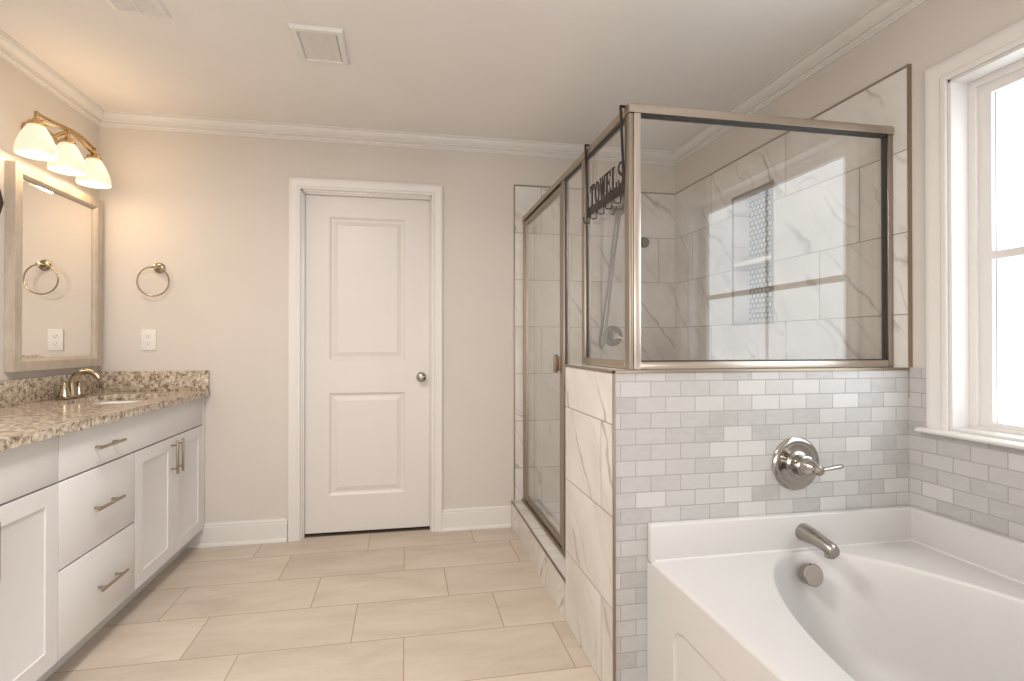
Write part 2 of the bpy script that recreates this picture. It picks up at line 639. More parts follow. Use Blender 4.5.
M['marble_right'] = marble_tile('marble_tile_right', 'Y', 'Z', 1.97 - 2 * 0.2033, 0.07, diag=-1.0)
M['marble_half'] = marble_tile('marble_tile_half_wall', 'Y', 'Z', 1.678, 0.0, cyc=2, diag=-1.0)
M['marble_curb'] = marble_tile('marble_tile_curb', 'Y', 'Z', 2.4, -0.13, W=0.31, T=0.30)
M['subway_front'] = subway_tile('gray_stone_subway_front', 'X', 'Z', 0.842, 1.040 - 0.0515 * 20, 0.1055, 0.0515)
M['subway_right'] = subway_tile('gray_stone_subway_right', 'Y', 'Z', 1.520, 1.040 - 0.0515 * 20, 0.1055, 0.0515)
M['hex'] = hex_mosaic('hexagon_mosaic')
M['glass'] = clear_glass('shower_glass', 1.15)
M['pane'] = frosted_pane('frosted_window_pane')
M['shade'] = shade_glass('frosted_lamp_shade_glass')
M['bulb'] = glow('lamp_bulb_glow', (1.0, 0.86, 0.62), 2.5)
M['fillglow'] = glow('ceiling_fill_glow', (1.0, 0.93, 0.84), 2.0)  # glow for an added ceiling fill, used by no object
kk = NT('silvered_mirror')
kk.set(kk.mix(kk.noise(kk.pos(), 2.0, 2), (0.90, 0.885, 0.86), (0.92, 0.905, 0.88)), 0.0, 1.0)
M['mirror'] = kk.mat

# ------------------------------------------------------------------ room shell
mX = lambda off: (lambda u, v, d: (off + d, u, v))          # wall in the plane x = off, depth to +x
mXn = lambda off: (lambda u, v, d: (off - d, u, v))
mY = lambda off: (lambda u, v, d: (u, off + d, v))          # plane y = off, depth to +y
mYn = lambda off: (lambda u, v, d: (u, off - d, v))

DX0, DX1, DZ1 = -0.612, 0.160, 2.082                        # door opening
WY0, WY1, WZ0, WZ1 = 0.215, 1.434, 0.868, 2.055             # window opening
NY0, NY1, NZ0, NZ1 = 2.262, 2.576, 1.268, 1.967             # shower niche

bm = new_bm()
bx(bm, (L - 0.15, REAR - 0.15, -0.1), (R + 0.15, D + 0.15, 0.0))
struct('floor', bm, M['floor'])
bm = new_bm()
bx(bm, (L - 0.15, REAR - 0.15, ZC), (R + 0.15, D + 0.15, ZC + 0.1))
struct('ceiling', bm, M['ceiling'])
bm = new_bm()
bx(bm, (L - 0.12, REAR - 0.12, 0), (L, D + 0.14, ZC))
struct('wall_left', bm, M['wall'])
bm = new_bm()
holed(bm, mY(D), L, R, 0, ZC, [(DX0, DX1, -1, DZ1)], 0.0, 0.14)
struct('wall_back', bm, M['wall'])
bm = new_bm()
holed(bm, mX(R), REAR - 0.12, D + 0.14, 0, ZC, [(WY0, WY1, WZ0, WZ1), (NY0, NY1, NZ0, NZ1)], 0.0, 0.16)
struct('wall_right', bm, M['wall'])
bm = new_bm()
bx(bm, (L, REAR - 0.12, 0), (R, REAR, ZC))
struct('wall_rear', bm, M['wall'])

# crown moulding: (projection from wall, drop from ceiling)
CR = [(0, 0), (0.062, 0), (0.062, 0.008), (0.052, 0.008), (0.052, 0.012), (0.049, 0.020), (0.042, 0.029), (0.032, 0.036), (0.024, 0.040),
      (0.024, 0.047), (0.014, 0.047), (0.014, 0.052), (0.017, 0.056), (0.014, 0.061), (0.006, 0.064), (0.006, 0.072), (0, 0.072)]
bm = new_bm()
sweep_profile(bm, CR, lambda a, b, s: (s, D - a, ZC - b), L, R, 1, -1)
struct('trim_1', bm, M['trim'], 'white crown moulding along the top of the back wall', 'crown moulding', 20)
bm = new_bm()
sweep_profile(bm, CR, lambda a, b, s: (L + a, s, ZC - b), REAR, D, 1, -1)
struct('trim_2', bm, M['trim'], 'white crown moulding above the vanity mirror and lamp', 'crown moulding', 20)
bm = new_bm()
sweep_profile(bm, CR, lambda a, b, s: (R - a, s, ZC - b), REAR, D, 1, -1)
struct('trim_3', bm, M['trim'], 'white crown moulding above the window and the shower side wall', 'crown moulding', 20)
# baseboards with shoe moulding: (projection, height)
BB = [(0, 0), (0.024, 0), (0.024, 0.008), (0.020, 0.016), (0.014, 0.020), (0.014, 0.108), (0.010, 0.112), (0.012, 0.120), (0.008, 0.130), (0.0, 0.132)]
for name, x0, x1, lab in (('baseboard_back', -1.62, -0.684, 'white baseboard on the back wall between vanity and door casing'),
                          ('baseboard_right', 0.226, 0.661, 'white baseboard on the back wall between door casing and shower curb')):
    bm = new_bm()
    sweep_profile(bm, BB, lambda a, b, s: (s, D - a, b), x0, x1)
    struct(name, bm, M['trim'], lab, 'baseboard', 25)

# ------------------------------------------------------------------ door
dr = struct_root('door_1', 'closed white two-panel door in the back wall', 'door', (-0.23, D, 0))
# casing: stepped profile around the opening (width from the inner edge, projection)
CW = 0.066
CP = [(0, 0), (0, 0.010), (0.006, 0.013), (0.016, 0.013), (0.020, 0.010), (0.034, 0.012), (0.050, 0.017), (0.060, 0.018), (CW, 0.016), (CW, 0)]


def casing(bm, m, u0, u1, v0, v1, bottom=False):
    """m(u, v, projection): mitred frame around an opening"""
    rings = []
    for w, p in CP:
        rings.append([bm.verts.new(m(*q, p)) for q in ((u0 - w, v0 - (w if bottom else 0)), (u0 - w, v1 + w), (u1 + w, v1 + w), (u1 + w, v0 - (w if bottom else 0)))])
    n = len(rings)
    segs = ((0, 1), (1, 2), (2, 3)) + (((3, 0),) if bottom else ())
    for i in range(n):
        a, b = rings[i], rings[(i + 1) % n]
        for s, e in segs:
            bm.faces.new((a[s], a[e], b[e], b[s]))
    if not bottom:
        bm.faces.new([r[0] for r in rings])
        bm.faces.new([r[3] for r in rings])


bm = new_bm()
casing(bm, lambda u, v, p: (u, D - p, v), DX0, DX1, 0.0, DZ1)
obj('casing', bm, M['trim'], dr, 25)
bm = new_bm()
for a, b in (((DX0, D, 0), (DX0 + 0.010, D + 0.12, DZ1)), ((DX1 - 0.008, D, 0), (DX1, D + 0.12, DZ1)), ((DX0, D, DZ1 - 0.012), (DX1, D + 0.12, DZ1)),
             ((DX0, D + 0.012, 0), (DX0 + 0.018, D + 0.040, DZ1)), ((DX0, D + 0.012, DZ1 - 0.020), (DX1, D + 0.040, DZ1))):
    bx(bm, a, b, 0.001)
obj('jamb', bm, M['trim'], dr)
bm = new_bm()
panelled(bm, mY(D + 0.042), DX0 + 0.013, DX1 - 0.009, 0.017, DZ1 - 0.016,
         [(-0.456, -0.003, 1.060, 1.936), (-0.456, -0.003, 0.240, 0.862)],
         [(0.006, 0.004), (0.014, 0.010), (0.024, 0.011), (0.046, 0.005), (0.050, 0.004)], 0.035)
obj('door_leaf', bm, M['door'], dr, 12)
box_obj('under_door_shade', (DX0, D + 0.03, 0.0), (DX1, D + 0.135, 0.003), M['void'], dr)  # dark strip painted as the shade in the gap under the leaf
bm = new_bm()
bx(bm, (DX0 - 0.05, D + 0.141, 0), (DX1 + 0.05, D + 0.149, DZ1 + 0.05))
obj('dark_backing', bm, M['void'], dr)  # dark sheet added behind the leaf to keep the door gaps dark
kn = obj('rosette', (lambda b: (lathe(b, [(0.0, 0), (0.031, 0), (0.031, 0.004), (0.027, 0.009), (0.0, 0.009)], (0.098, D + 0.042, 0.953), (0, -1, 0)), b)[1])(new_bm()), M['satin'], dr)
bm = new_bm()
lathe(bm, [(0.011, 0.008), (0.010, 0.022), (0.016, 0.030), (0.025, 0.038), (0.0275, 0.048), (0.024, 0.058), (0.014, 0.064), (0, 0.065)], (0.098, D + 0.042, 0.953), (0, -1, 0))
obj('knob', bm, M['satin'], dr)

# ------------------------------------------------------------------ window
wr = struct_root('window_1', 'white framed frosted window above the tub', 'window', (R, 0.83, WZ0))
bm = new_bm()
casing(bm, lambda u, v, p: (R - p * 0.85, u, v), WY0, WY1, WZ0, WZ1)
obj('casing', bm, M['trim'], wr, 25)
bm = new_bm()
JD = 0.092
for a, b in (((R - 0.001, WY0, WZ0), (R + 0.155, WY0 + 0.012, WZ1)), ((R - 0.001, WY1 - 0.012, WZ0), (R + 0.155, WY1, WZ1)), ((R - 0.001, WY0, WZ1 - 0.012), (R + 0.155, WY1, WZ1)),
             ((R, WY0, WZ0 - 0.0), (R + 0.155, WY1, WZ0 + 0.012))):
    bx(bm, a, b, 0.002)
obj('jamb', bm, M['trim'], wr)
bm = new_bm()
holed(bm, mX(R + 0.068), WY0 + 0.012, WY1 - 0.012, WZ0 + 0.012, WZ1 - 0.012, [(WY0 + 0.034, WY1 - 0.034, WZ0 + 0.022, WZ1 - 0.034)], 0.0, 0.05)
obj('stop', bm, M['trim'], wr)
bm = new_bm()
GY0, GY1, GZ0, GZ1 = 0.290, 1.362, 0.906, 1.988
holed(bm, mX(R + 0.082), WY0 + 0.030, WY1 - 0.030, WZ0 + 0.016, WZ1 - 0.030, [(GY0, GY1, GZ0, 1.440), (GY0, GY1, 1.466, GZ1)], 0.0, 0.04)
obj('sash', bm, M['trim'], wr)
bm = new_bm()
holed(bm, mX(R + 0.0985), GY0 - 0.004, GY1 + 0.004, GZ0 - 0.004, GZ1 + 0.004, [(GY0 + 0.0012, GY1 - 0.0012, GZ0 + 0.0012, 1.4388), (GY0 + 0.0012, GY1 - 0.0012, 1.4672, GZ1 - 0.0012)], 0.0, 0.002)
obj('gasket', bm, M['gasket'], wr)
bm = new_bm()
bx(bm, (R + 0.101, GY0 - 0.005, GZ0 - 0.005), (R + 0.107, GY1 + 0.005, GZ1 + 0.005))
obj('pane', bm, M['pane'], wr)
bm = new_bm()
bx(bm, (R + 0.096, 0.8195, GZ0), (R + 0.1035, 0.8325, GZ1), 0.002)
obj('muntin', bm, M['trim'], wr)
bm = new_bm()
st = [(-0.040, -0.006), (-0.040, -0.011), (-0.036, -0.0155), (-0.028, -0.017), (0.0, -0.017), (0.070, -0.017), (0.070, 0.0), (-0.030, 0.0), (-0.036, -0.003)]
prism(bm, [(a, b) for a, b in st], lambda u, v, d: (R + u, d, WZ0 + 0.002 + v), WY0 - 0.085, WY1 + 0.085)
obj('stool', bm, M['trim'], wr)

# ------------------------------------------------------------------ shower walls, half wall, curb
TT = 0.012
bm = new_bm()
holed(bm, mY(D - TT), 0.684, R - 0.0005, 0.02, 2.173, [], 0.0, TT - 0.0003)
t = struct('wall_shower_back', bm, M['marble_back'], 'marble-look tiled back wall inside the shower', 'tiled wall')
bm = new_bm()
holed(bm, mX(R - TT), YH, D - TT - 0.0004, 0.02, 2.173, [(NY0, NY1, NZ0, NZ1)], 0.0, TT - 0.0003)
t = struct('wall_shower_right', bm, M['marble_right'], 'marble-look tiled side wall of the shower with a recessed niche', 'tiled wall')
bm = new_bm()
bx(bm, (0.681, D - TT - 0.002, 0.17), (0.687, D - 0.0005, 2.176))
bx(bm, (0.681, D - TT - 0.002, 2.1725), (R - TT, D - 0.0005, 2.1775))
obj('edge_strip', bm, M['bronze'], bpy.data.objects['wall_shower_back'])
bm = new_bm()
bx(bm, (R - TT - 0.002, YH - 0.006, 1.081), (R - 0.0005, YH, 2.178))
bx(bm, (R - TT - 0.0015, YH, 2.1725), (R - 0.0005, D - TT, 2.177))
obj('edge_strip', bm, M['bronze'], bpy.data.objects['wall_shower_right'])
# niche lining
bm = new_bm()
nd = 0.088
XF = R - TT
bx(bm, (XF, NY0, NZ0 - 0.0), (R + nd, NY1, NZ0 + 0.010))
bx(bm, (XF, NY0, NZ1 - 0.010), (R + nd, NY1, NZ1))
bx(bm, (XF, NY0, NZ0), (R + nd, NY0 + 0.010, NZ1))
bx(bm, (XF, NY1 - 0.010, NZ0), (R + nd, NY1, NZ1))
obj('niche_lining', bm, M['marble_right'], t)
bm = new_bm()
bx(bm, (R + nd - 0.006, NY0, NZ0), (R + nd, NY1, NZ1))
obj('niche_back', bm, M['hex'], t)
box_obj('niche_shelf', (XF - 0.002, NY0 + 0.008, 1.585), (R + nd, NY1 - 0.008, 1.607), M['porcelain'], t, 0.002)
bm = new_bm()
holed(bm, mX(XF - 0.003), NY0 - 0.006, NY1 + 0.006, NZ0 - 0.006, NZ1 + 0.006, [(NY0 + 0.008, NY1 - 0.008, NZ0 + 0.008, NZ1 - 0.008)], 0, 0.012)
obj('niche_trim', bm, M['bronze'], t)

# half wall: an arm behind the tub and a leg towards the shower door
HX, HZ, HY2 = 0.662, 1.076, 2.076
hw = struct_root('wall_half', 'half-height wall between tub and shower, gray stone subway tile front and marble-look end', 'half wall', (HX, YH, 0))
bm = new_bm()
prism(bm, [(HX, YH + 0.008), (R - TT - 0.0005, YH + 0.008), (R - TT - 0.0005, YH + 0.150), (HX + 0.150, YH + 0.150), (HX + 0.150, HY2), (HX, HY2)],
      lambda u, v, d: (u, v, d), 0.0, HZ - 0.008)
obj('marble_cladding', bm, M['marble_half'], hw)
bm = new_bm()
bx(bm, (HX + 0.005, YH, 0.0), (R - TT - 0.0008, YH + 0.0078, HZ - 0.008))
obj('subway_face', bm, M['subway_front'], hw)
bm = new_bm()
prism(bm, [(HX - 0.001, YH - 0.001), (R - TT - 0.001, YH - 0.001), (R - TT - 0.001, YH + 0.152), (HX + 0.152, YH + 0.152), (HX + 0.152, HY2 + 0.002), (HX - 0.001, HY2 + 0.002)],
      lambda u, v, d: (u, v, d), HZ - 0.0078, HZ)
obj('cap', bm, M['porcelain'], hw)
bm = new_bm()
bx(bm, (HX - 0.003, YH - 0.003, 0.0), (HX + 0.0048, YH + 0.0078, HZ - 0.0005), 0.0015)
bx(bm, (HX - 0.004, YH - 0.004, HZ - 0.009), (HX + 0.004, HY2 + 0.002, HZ + 0.001), 0.001)
bx(bm, (HX - 0.004, YH - 0.004, HZ - 0.009), (R - TT - 0.001, YH + 0.004, HZ + 0.001), 0.001)
obj('edge_strip', bm, M['bronze'], hw)

# gray stone wainscot on the window wall round the tub
bm = new_bm()
bx(bm, (R - 0.009, -0.02, 0.0), (R - 0.0004, YH - 0.0005, WZ0 - 0.0165))
bx(bm, (R - 0.009, WY1 + CW + 0.001, WZ0 - 0.0165), (R - 0.0004, YH - 0.0005, HZ + 0.001))
struct('wall_tub_tile', bm, M['subway_right'], 'gray stone subway tile band on the window wall beside the tub', 'tiled wall')

# curb
cb = struct_root('shower_curb', 'marble-look tiled curb under the shower door', 'shower curb', (HX, 2.6, 0))
bm = new_bm()
bx(bm, (HX, HY2 + 0.001, 0.0), (HX + 0.150, D - TT - 0.001, 0.163))
obj('curb_tile', bm, M['marble_curb'], cb)
bm = new_bm()
bx(bm, (HX - 0.002, HY2 + 0.002, 0.156), (HX + 0.006, D - TT - 0.001, 0.1655), 0.001)
obj('edge_strip', bm, M['bronze'], cb)
bm = new_bm()
bx(bm, (HX + 0.151, YH + 0.151, 0.0), (R - TT - 0.001, D - TT - 0.001, 0.05))
struct('floor_shower_pan', bm, M['porcelain'], 'white shower floor pan behind the curb', 'shower floor')

# ------------------------------------------------------------------ shower enclosure
GX, GY = 0.752, 1.637
en = thing('shower_enclosure', 'nickel-framed clear glass shower enclosure on the half wall and curb', 'shower enclosure', (GX, GY, HZ))
ZT = 1.978


def rounded_bar(bm, m, s0, s1, w, h, r=0.012):
    pts = [(-w / 2, 0), (w / 2, 0), (w / 2, h - r)]
    for i in range(1, 6):
        a = PI / 2 * i / 5
        pts.append((w / 2 - r + r * math.cos(a), h - r + r * math.sin(a)))
    for i in range(0, 6):
        a = PI / 2 + PI / 2 * i / 5
        pts.append((-w / 2 + r + r * math.cos(a), h - r + r * math.sin(a)))
    sweep_profile(bm, pts, m, s0, s1)


bm = new_bm()
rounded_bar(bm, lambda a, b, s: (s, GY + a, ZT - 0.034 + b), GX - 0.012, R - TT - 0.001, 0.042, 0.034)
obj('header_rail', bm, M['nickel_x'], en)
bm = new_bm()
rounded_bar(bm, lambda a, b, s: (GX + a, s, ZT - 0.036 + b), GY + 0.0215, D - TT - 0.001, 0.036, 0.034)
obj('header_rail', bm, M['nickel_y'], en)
bm = new_bm()
bx(bm, (GX + 0.0305, GY - 0.012, HZ + 0.026), (R - TT - 0.022, GY + 0.012, HZ + 0.030))
bx(bm, (GX + 0.0305, GY - 0.010, ZT - 0.040), (R - TT - 0.022, GY + 0.010, ZT - 0.034))
bx(bm, (R - TT - 0.026, GY - 0.010, HZ + 0.026), (R - TT - 0.0215, GY + 0.010, ZT - 0.036))
bx(bm, (GX - 0.006, 2.054, HZ + 0.030), (GX + 0.006, 2.051, ZT - 0.036))
bx(bm, (GX - 0.008, GY + 0.024, ZT - 0.040), (GX + 0.008, 3.18, ZT - 0.036))
bx(bm, (GX - 0.006, 2.3405, 0.20), (GX + 0.006, 2.344, ZT - 0.042))
obj('gasket', bm, M['gasket'], en)
# posts
bm = new_bm()
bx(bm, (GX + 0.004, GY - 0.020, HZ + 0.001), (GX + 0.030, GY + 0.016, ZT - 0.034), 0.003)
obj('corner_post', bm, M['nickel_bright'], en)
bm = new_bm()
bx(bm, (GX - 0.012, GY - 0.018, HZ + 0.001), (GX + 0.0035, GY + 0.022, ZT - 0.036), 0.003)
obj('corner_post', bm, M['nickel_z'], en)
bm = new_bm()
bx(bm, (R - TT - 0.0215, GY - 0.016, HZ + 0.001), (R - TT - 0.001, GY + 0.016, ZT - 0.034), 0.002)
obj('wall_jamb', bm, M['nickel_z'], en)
bm = new_bm()
bx(bm, (GX - 0.014, 2.054, HZ + 0.001), (GX + 0.014, 2.090, ZT - 0.036), 0.003)
obj('post', bm, M['nickel_z'], en)
bm = new_bm()
bx(bm, (GX - 0.014, 2.3445, 0.166), (GX + 0.014, 2.384, ZT - 0.036), 0.003)
obj('post', bm, M['nickel_z'], en)
bm = new_bm()
bx(bm, (GX - 0.014, 3.166, 0.166), (GX + 0.014, D - TT - 0.001, ZT - 0.036), 0.003)
obj('wall_jamb', bm, M['nickel_z'], en)
# bottom rails
bm = new_bm()
bx(bm, (GX + 0.0305, GY - 0.016, HZ + 0.001), (R - TT - 0.022, GY + 0.016, HZ + 0.026), 0.003)
obj('bottom_rail', bm, M['nickel_x'], en)
bm = new_bm()
bx(bm, (GX - 0.014, GY + 0.022, HZ + 0.001), (GX + 0.014, 2.054, HZ + 0.028), 0.003)
obj('bottom_rail', bm, M['nickel_y'], en)
bm = new_bm()
bx(bm, (GX - 0.024, HY2 + 0.003, 0.1645), (GX + 0.024, D - TT - 0.001, 0.176), 0.002)
bx(bm, (GX - 0.012, HY2 + 0.003, 0.176), (GX + 0.012, 2.3445, 0.198), 0.002)
obj('sill_track', bm, M['bronze'], en)
# glass
bm = new_bm()
bx(bm, (GX + 0.024, GY - 0.003, HZ + 0.020), (R - TT - 0.018, GY + 0.003, ZT - 0.030))
obj('glass_panel', bm, M['glass'], en)
bm = new_bm()
bx(bm, (GX - 0.003, GY + 0.018, HZ + 0.020), (GX + 0.003, 2.060, ZT - 0.032))
obj('glass_panel', bm, M['glass'], en)
bm = new_bm()
bx(bm, (GX - 0.003, HY2 + 0.004, 0.190), (GX + 0.003, 2.350, ZT - 0.032))
obj('glass_panel', bm, M['glass'], en)
# door
bm = new_bm()
holed(bm, mX(GX - 0.010), 2.390, 3.162, 0.184, ZT - 0.046, [(2.418, 3.136, 0.212, ZT - 0.072)], 0.0, 0.020)
sd = obj('door_frame', bm, M['nickel_z'], en)
bm = new_bm()
bx(bm, (GX - 0.003, 2.414, 0.208), (GX + 0.003, 3.140, ZT - 0.068))
obj('door_glass', bm, M['glass'], sd)
bm = new_bm()
bx(bm, (GX - 0.034, 2.432, 1.020), (GX - 0.014, 2.452, 1.110), 0.003)
bx(bm, (GX - 0.016, 2.400, 1.030), (GX - 0.009, 2.452, 1.100), 0.002)
obj('handle', bm, M['bronze'], sd)

# ------------------------------------------------------------------ TOWELS rack hanging on the header
tr_ = thing('towel_rack', 'black iron over-the-rail rack with hooks reading TOWELS', 'towel rack', (0.718, 1.82, 1.70))
RY0, RY1 = 2.018, 1.664                  # far and near end
xt, xb = 0.729, 0.7425                    # at the rail, at the bar
BZ0, BZ1 = 1.686, 1.720                  # bar
for yy in (RY0, RY1):
    bm = new_bm()
    w = 0.005
    path = [(0.775, 1.955), (0.775, ZT + 0.004), (xt, ZT + 0.004), (xb, BZ0)]
    off = 0.0028
    # flat strap: rectangle section swept by hand
    for (xa, za), (xc, zc) in zip(path, path[1:]):
        dx, dz = xc - xa, zc - za
        ln = math.hypot(dx, dz)
        nx, nz = -dz / ln * off, dx / ln * off
        ex, ez = dx / ln * off, dz / ln * off
        vs = []
        for y in (yy - w, yy + w):
            vs.append([bm.verts.new(p) for p in ((xa - nx - ex, y, za - nz - ez), (xa + nx - ex, y, za + nz - ez), (xc + nx + ex, y, zc + nz + ez), (xc - nx + ex, y, zc - nz + ez))])
        bm.faces.new(vs[0])
        bm.faces.new(vs[1][::-1])
        for i in range(4):
            bm.faces.new((vs[0][i], vs[1][i], vs[1][(i + 1) % 4], vs[0][(i + 1) % 4]))
    obj('strap', bm, M['black'], tr_)
bm = new_bm()
bx(bm, (xb - 0.002, RY1 - 0.004, BZ0), (xb + 0.002, RY0 - 0.012, BZ1), 0.0008)
obj('bar', bm, M['black'], tr_)


def letters(bm, word, ystart, yend, z0, h, m):
    """serif capitals cut from plate; s runs from far to near"""
    n = len(word)
    step = (yend - ystart) / n

    def P(poly, k):
        prism(bm, [(ystart + step * k + step * u, z0 + h * v) for u, v in poly], m, -0.0016, 0.0016)

    def box(a, b, c, d, k):
        P([(a, c), (b, c), (b, d), (a, d)], k)

    def ribbon(pts, w0, k, ws=None):
        # thick stroke along pts in letter space
        L_, R_ = [], []
        for i, p in enumerate(pts):
            a, b = pts[max(i - 1, 0)], pts[min(i + 1, len(pts) - 1)]
            dx, dy = (b[0] - a[0]) * abs(step), (b[1] - a[1]) * h
            l = math.hypot(dx, dy) or 1
            w = (ws[i] if ws else w0)
            L_.append((p[0] - dy / l * w / abs(step), p[1] + dx / l * w / h))
            R_.append((p[0] + dy / l * w / abs(step), p[1] - dx / l * w / h))
        for i in range(len(pts) - 1):
            P([L_[i], L_[i + 1], R_[i + 1], R_[i]], k)
    for k, ch in enumerate(word):
        if ch == 'T':
            box(0.40, 0.60, 0.0, 1.0, k); box(0.06, 0.94, 0.90, 1.0, k); box(0.26, 0.74, 0.0, 0.07, k)
            box(0.06, 0.16, 0.72, 0.92, k); box(0.84, 0.94, 0.72, 0.92, k)
        elif ch == 'O':
            N = 28
            for i in range(N):
                a, b = 2 * PI * i / N, 2 * PI * (i + 1) / N
                o = lambda t: (0.5 + 0.42 * math.cos(t), 0.5 + 0.5 * math.sin(t))
                q = lambda t: (0.5 + 0.22 * math.cos(t), 0.5 + 0.42 * math.sin(t))
                P([o(a), o(b), q(b), q(a)], k)
        elif ch == 'W':
            ribbon([(0.10, 0.97), (0.30, 0.02)], 0.0045, k); ribbon([(0.30, 0.02), (0.50, 0.92)], 0.0025, k)
            ribbon([(0.50, 0.92), (0.70, 0.02)], 0.0045, k); ribbon([(0.70, 0.02), (0.90, 0.97)], 0.0025, k)
            box(-0.02, 0.24, 0.94, 1.0, k); box(0.76, 1.02, 0.94, 1.0, k); box(0.40, 0.60, 0.94, 1.0, k)
        elif ch == 'E':
            box(0.18, 0.38, 0.0, 1.0, k); box(0.08, 0.88, 0.92, 1.0, k); box(0.08, 0.92, 0.0, 0.08, k); box(0.30, 0.68, 0.47, 0.55, k)
            box(0.80, 0.88, 0.74, 0.94, k); box(0.84, 0.92, 0.06, 0.26, k); box(0.62, 0.68, 0.38, 0.64, k)
        elif ch == 'L':
            box(0.20, 0.40, 0.0, 1.0, k); box(0.06, 0.56, 0.94, 1.0, k); box(0.06, 0.90, 0.0, 0.08, k); box(0.80, 0.90, 0.06, 0.28, k)
        elif ch == 'S':
            pts, ws = [], []
            for i in range(13):
                a = math.radians(20 + 250 * i / 12)
                pts.append((0.5 + 0.30 * math.cos(a), 0.74 + 0.21 * math.sin(a)))
                ws.append(0.0032 + 0.0015 * (i / 12))
            for i in range(13):
                a = math.radians(90 - 250 * i / 12)
                pts.append((0.5 + 0.32 * math.cos(a), 0.25 + 0.215 * math.sin(a)))
                ws.append(0.0047 - 0.0015 * (i / 12))
            ribbon(pts, 0.004, k, ws)
            box(0.74, 0.82, 0.70, 0.97, k); box(0.16, 0.24, 0.03, 0.30, k)


bm = new_bm()
letters(bm, 'TOWELS', RY0 - 0.016, RY1 + 0.004, BZ1 - 0.002, 0.086, lambda u, v, d: (xb + d, u, v))
obj('lettering', bm, M['black'], tr_, 0)
for i in range(5):
    y = RY0 - 0.022 - i * (RY0 - RY1 - 0.03) / 4.25
    bm = new_bm()
    pts = [(xb - 0.002, y, BZ0 + 0.006), (xb - 0.002, y, BZ0 - 0.028)]
    pts += [(xb - 0.004, y, BZ0 - 0.030), (xb - 0.022, y, BZ0 - 0.032), (xb - 0.026, y, BZ0 - 0.028), (xb - 0.028, y, BZ0 - 0.014)]
    tube(bm, pts, 0.0024, 8)
    lathe(bm, [(0, -0.004), (0.0035, -0.002), (0.0040, 0.001), (0.0028, 0.004), (0, 0.005)], (xb - 0.028, y, BZ0 - 0.012), (0, 0, 1), 10)
    obj('hook', bm, M['black'], tr_)

# ------------------------------------------------------------------ shower fittings on the back wall
YB = D - TT - 0.0004
hs = thing('hand_shower', 'gray metal hand shower with long looping hose on the back shower wall', 'hand shower', (1.36, YB, 2.02))
bm = new_bm()
lathe(bm, [(0, 0), (0.030, 0), (0.030, 0.006), (0.018, 0.014), (0.0, 0.014)], (1.350, YB, 2.045), (0, -1, 0), 28)
tube(bm, [(1.350, YB - 0.010, 2.045), (1.349, YB - 0.06, 2.050), (1.345, YB - 0.115, 2.035), (1.338, YB - 0.150, 2.005)], 0.011, 14)
bx(bm, (1.318, YB - 0.175, 1.975), (1.354, YB - 0.135, 2.018), 0.008)
obj('wall_bracket', bm, M['steelgray'], hs)
bm = new_bm()
tube(bm, [(1.318, YB - 0.120, 1.945), (1.322, YB - 0.135, 1.975), (1.334, YB - 0.160, 2.010), (1.345, YB - 0.185, 2.045), (1.352, YB - 0.205, 2.070)], [0.012, 0.014, 0.016, 0.017, 0.018], 16)
lathe(bm, [(0.016, -0.022), (0.040, -0.012), (0.052, 0.004), (0.052, 0.014), (0.046, 0.018), (0, 0.018)], (1.356, YB - 0.215, 2.078), (0.25, -0.80, -0.55), 30)
obj('wand', bm, M['steelgray'], hs)
bm = new_bm()
hp = [(1.318, YB - 0.120, 1.945), (1.312, YB - 0.112, 1.90), (1.297, YB - 0.09, 1.70), (1.268, YB - 0.082, 1.45), (1.238, YB - 0.078, 1.26), (1.225, YB - 0.078, 1.19), (1.224, YB - 0.078, 1.155),
      (1.234, YB - 0.078, 1.135), (1.248, YB - 0.078, 1.145), (1.256, YB - 0.078, 1.18), (1.272, YB - 0.080, 1.30), (1.294, YB - 0.085, 1.50), (1.322, YB - 0.09, 1.75), (1.335, YB - 0.125, 1.93), (1.337, YB - 0.145, 1.982)]
tube(bm, hp, 0.0075, 10)
obj('hose', bm, M['steelgray'], hs)

sv = thing('shower_valve', 'round gray shower valve plate with lever below the hanging hose', 'shower valve', (1.345, YB, 1.213))
bm = new_bm()
lathe(bm, [(0, 0), (0.068, 0), (0.068, 0.004), (0.060, 0.010), (0.036, 0.013), (0.034, 0.030), (0.0, 0.030)], (1.345, YB, 1.213), (0, -1, 0), 44)
obj('plate', bm, M['steelgray'], sv)
bm = new_bm()
lathe(bm, [(0.024, 0.030), (0.024, 0.050), (0.018, 0.056), (0, 0.056)], (1.345, YB, 1.213), (0, -1, 0), 28)
tube(bm, [(1.350, YB - 0.045, 1.211), (1.372, YB - 0.052, 1.203), (1.396, YB - 0.058, 1.193)], [0.009, 0.007, 0.006], 10)
obj('lever', bm, M['chrome'], sv)

kb = thing('diverter_knob', 'small dark round knob on the back shower wall near the corner post', 'shower knob', (1.567, YB, 1.838))
bm = new_bm()
lathe(bm, [(0, 0), (0.036, 0), (0.036, 0.006), (0.031, 0.010), (0.0, 0.010)], (1.567, YB, 1.838), (0, -1, 0), 32)
obj('flange', bm, M['dgray'], kb)
bm = new_bm()
lathe(bm, [(0.022, 0.010), (0.026, 0.014), (0.026, 0.030), (0.022, 0.034), (0, 0.034)], (1.567, YB, 1.838), (0, -1, 0), 32)
obj('knob', bm, M['dgray'], kb)

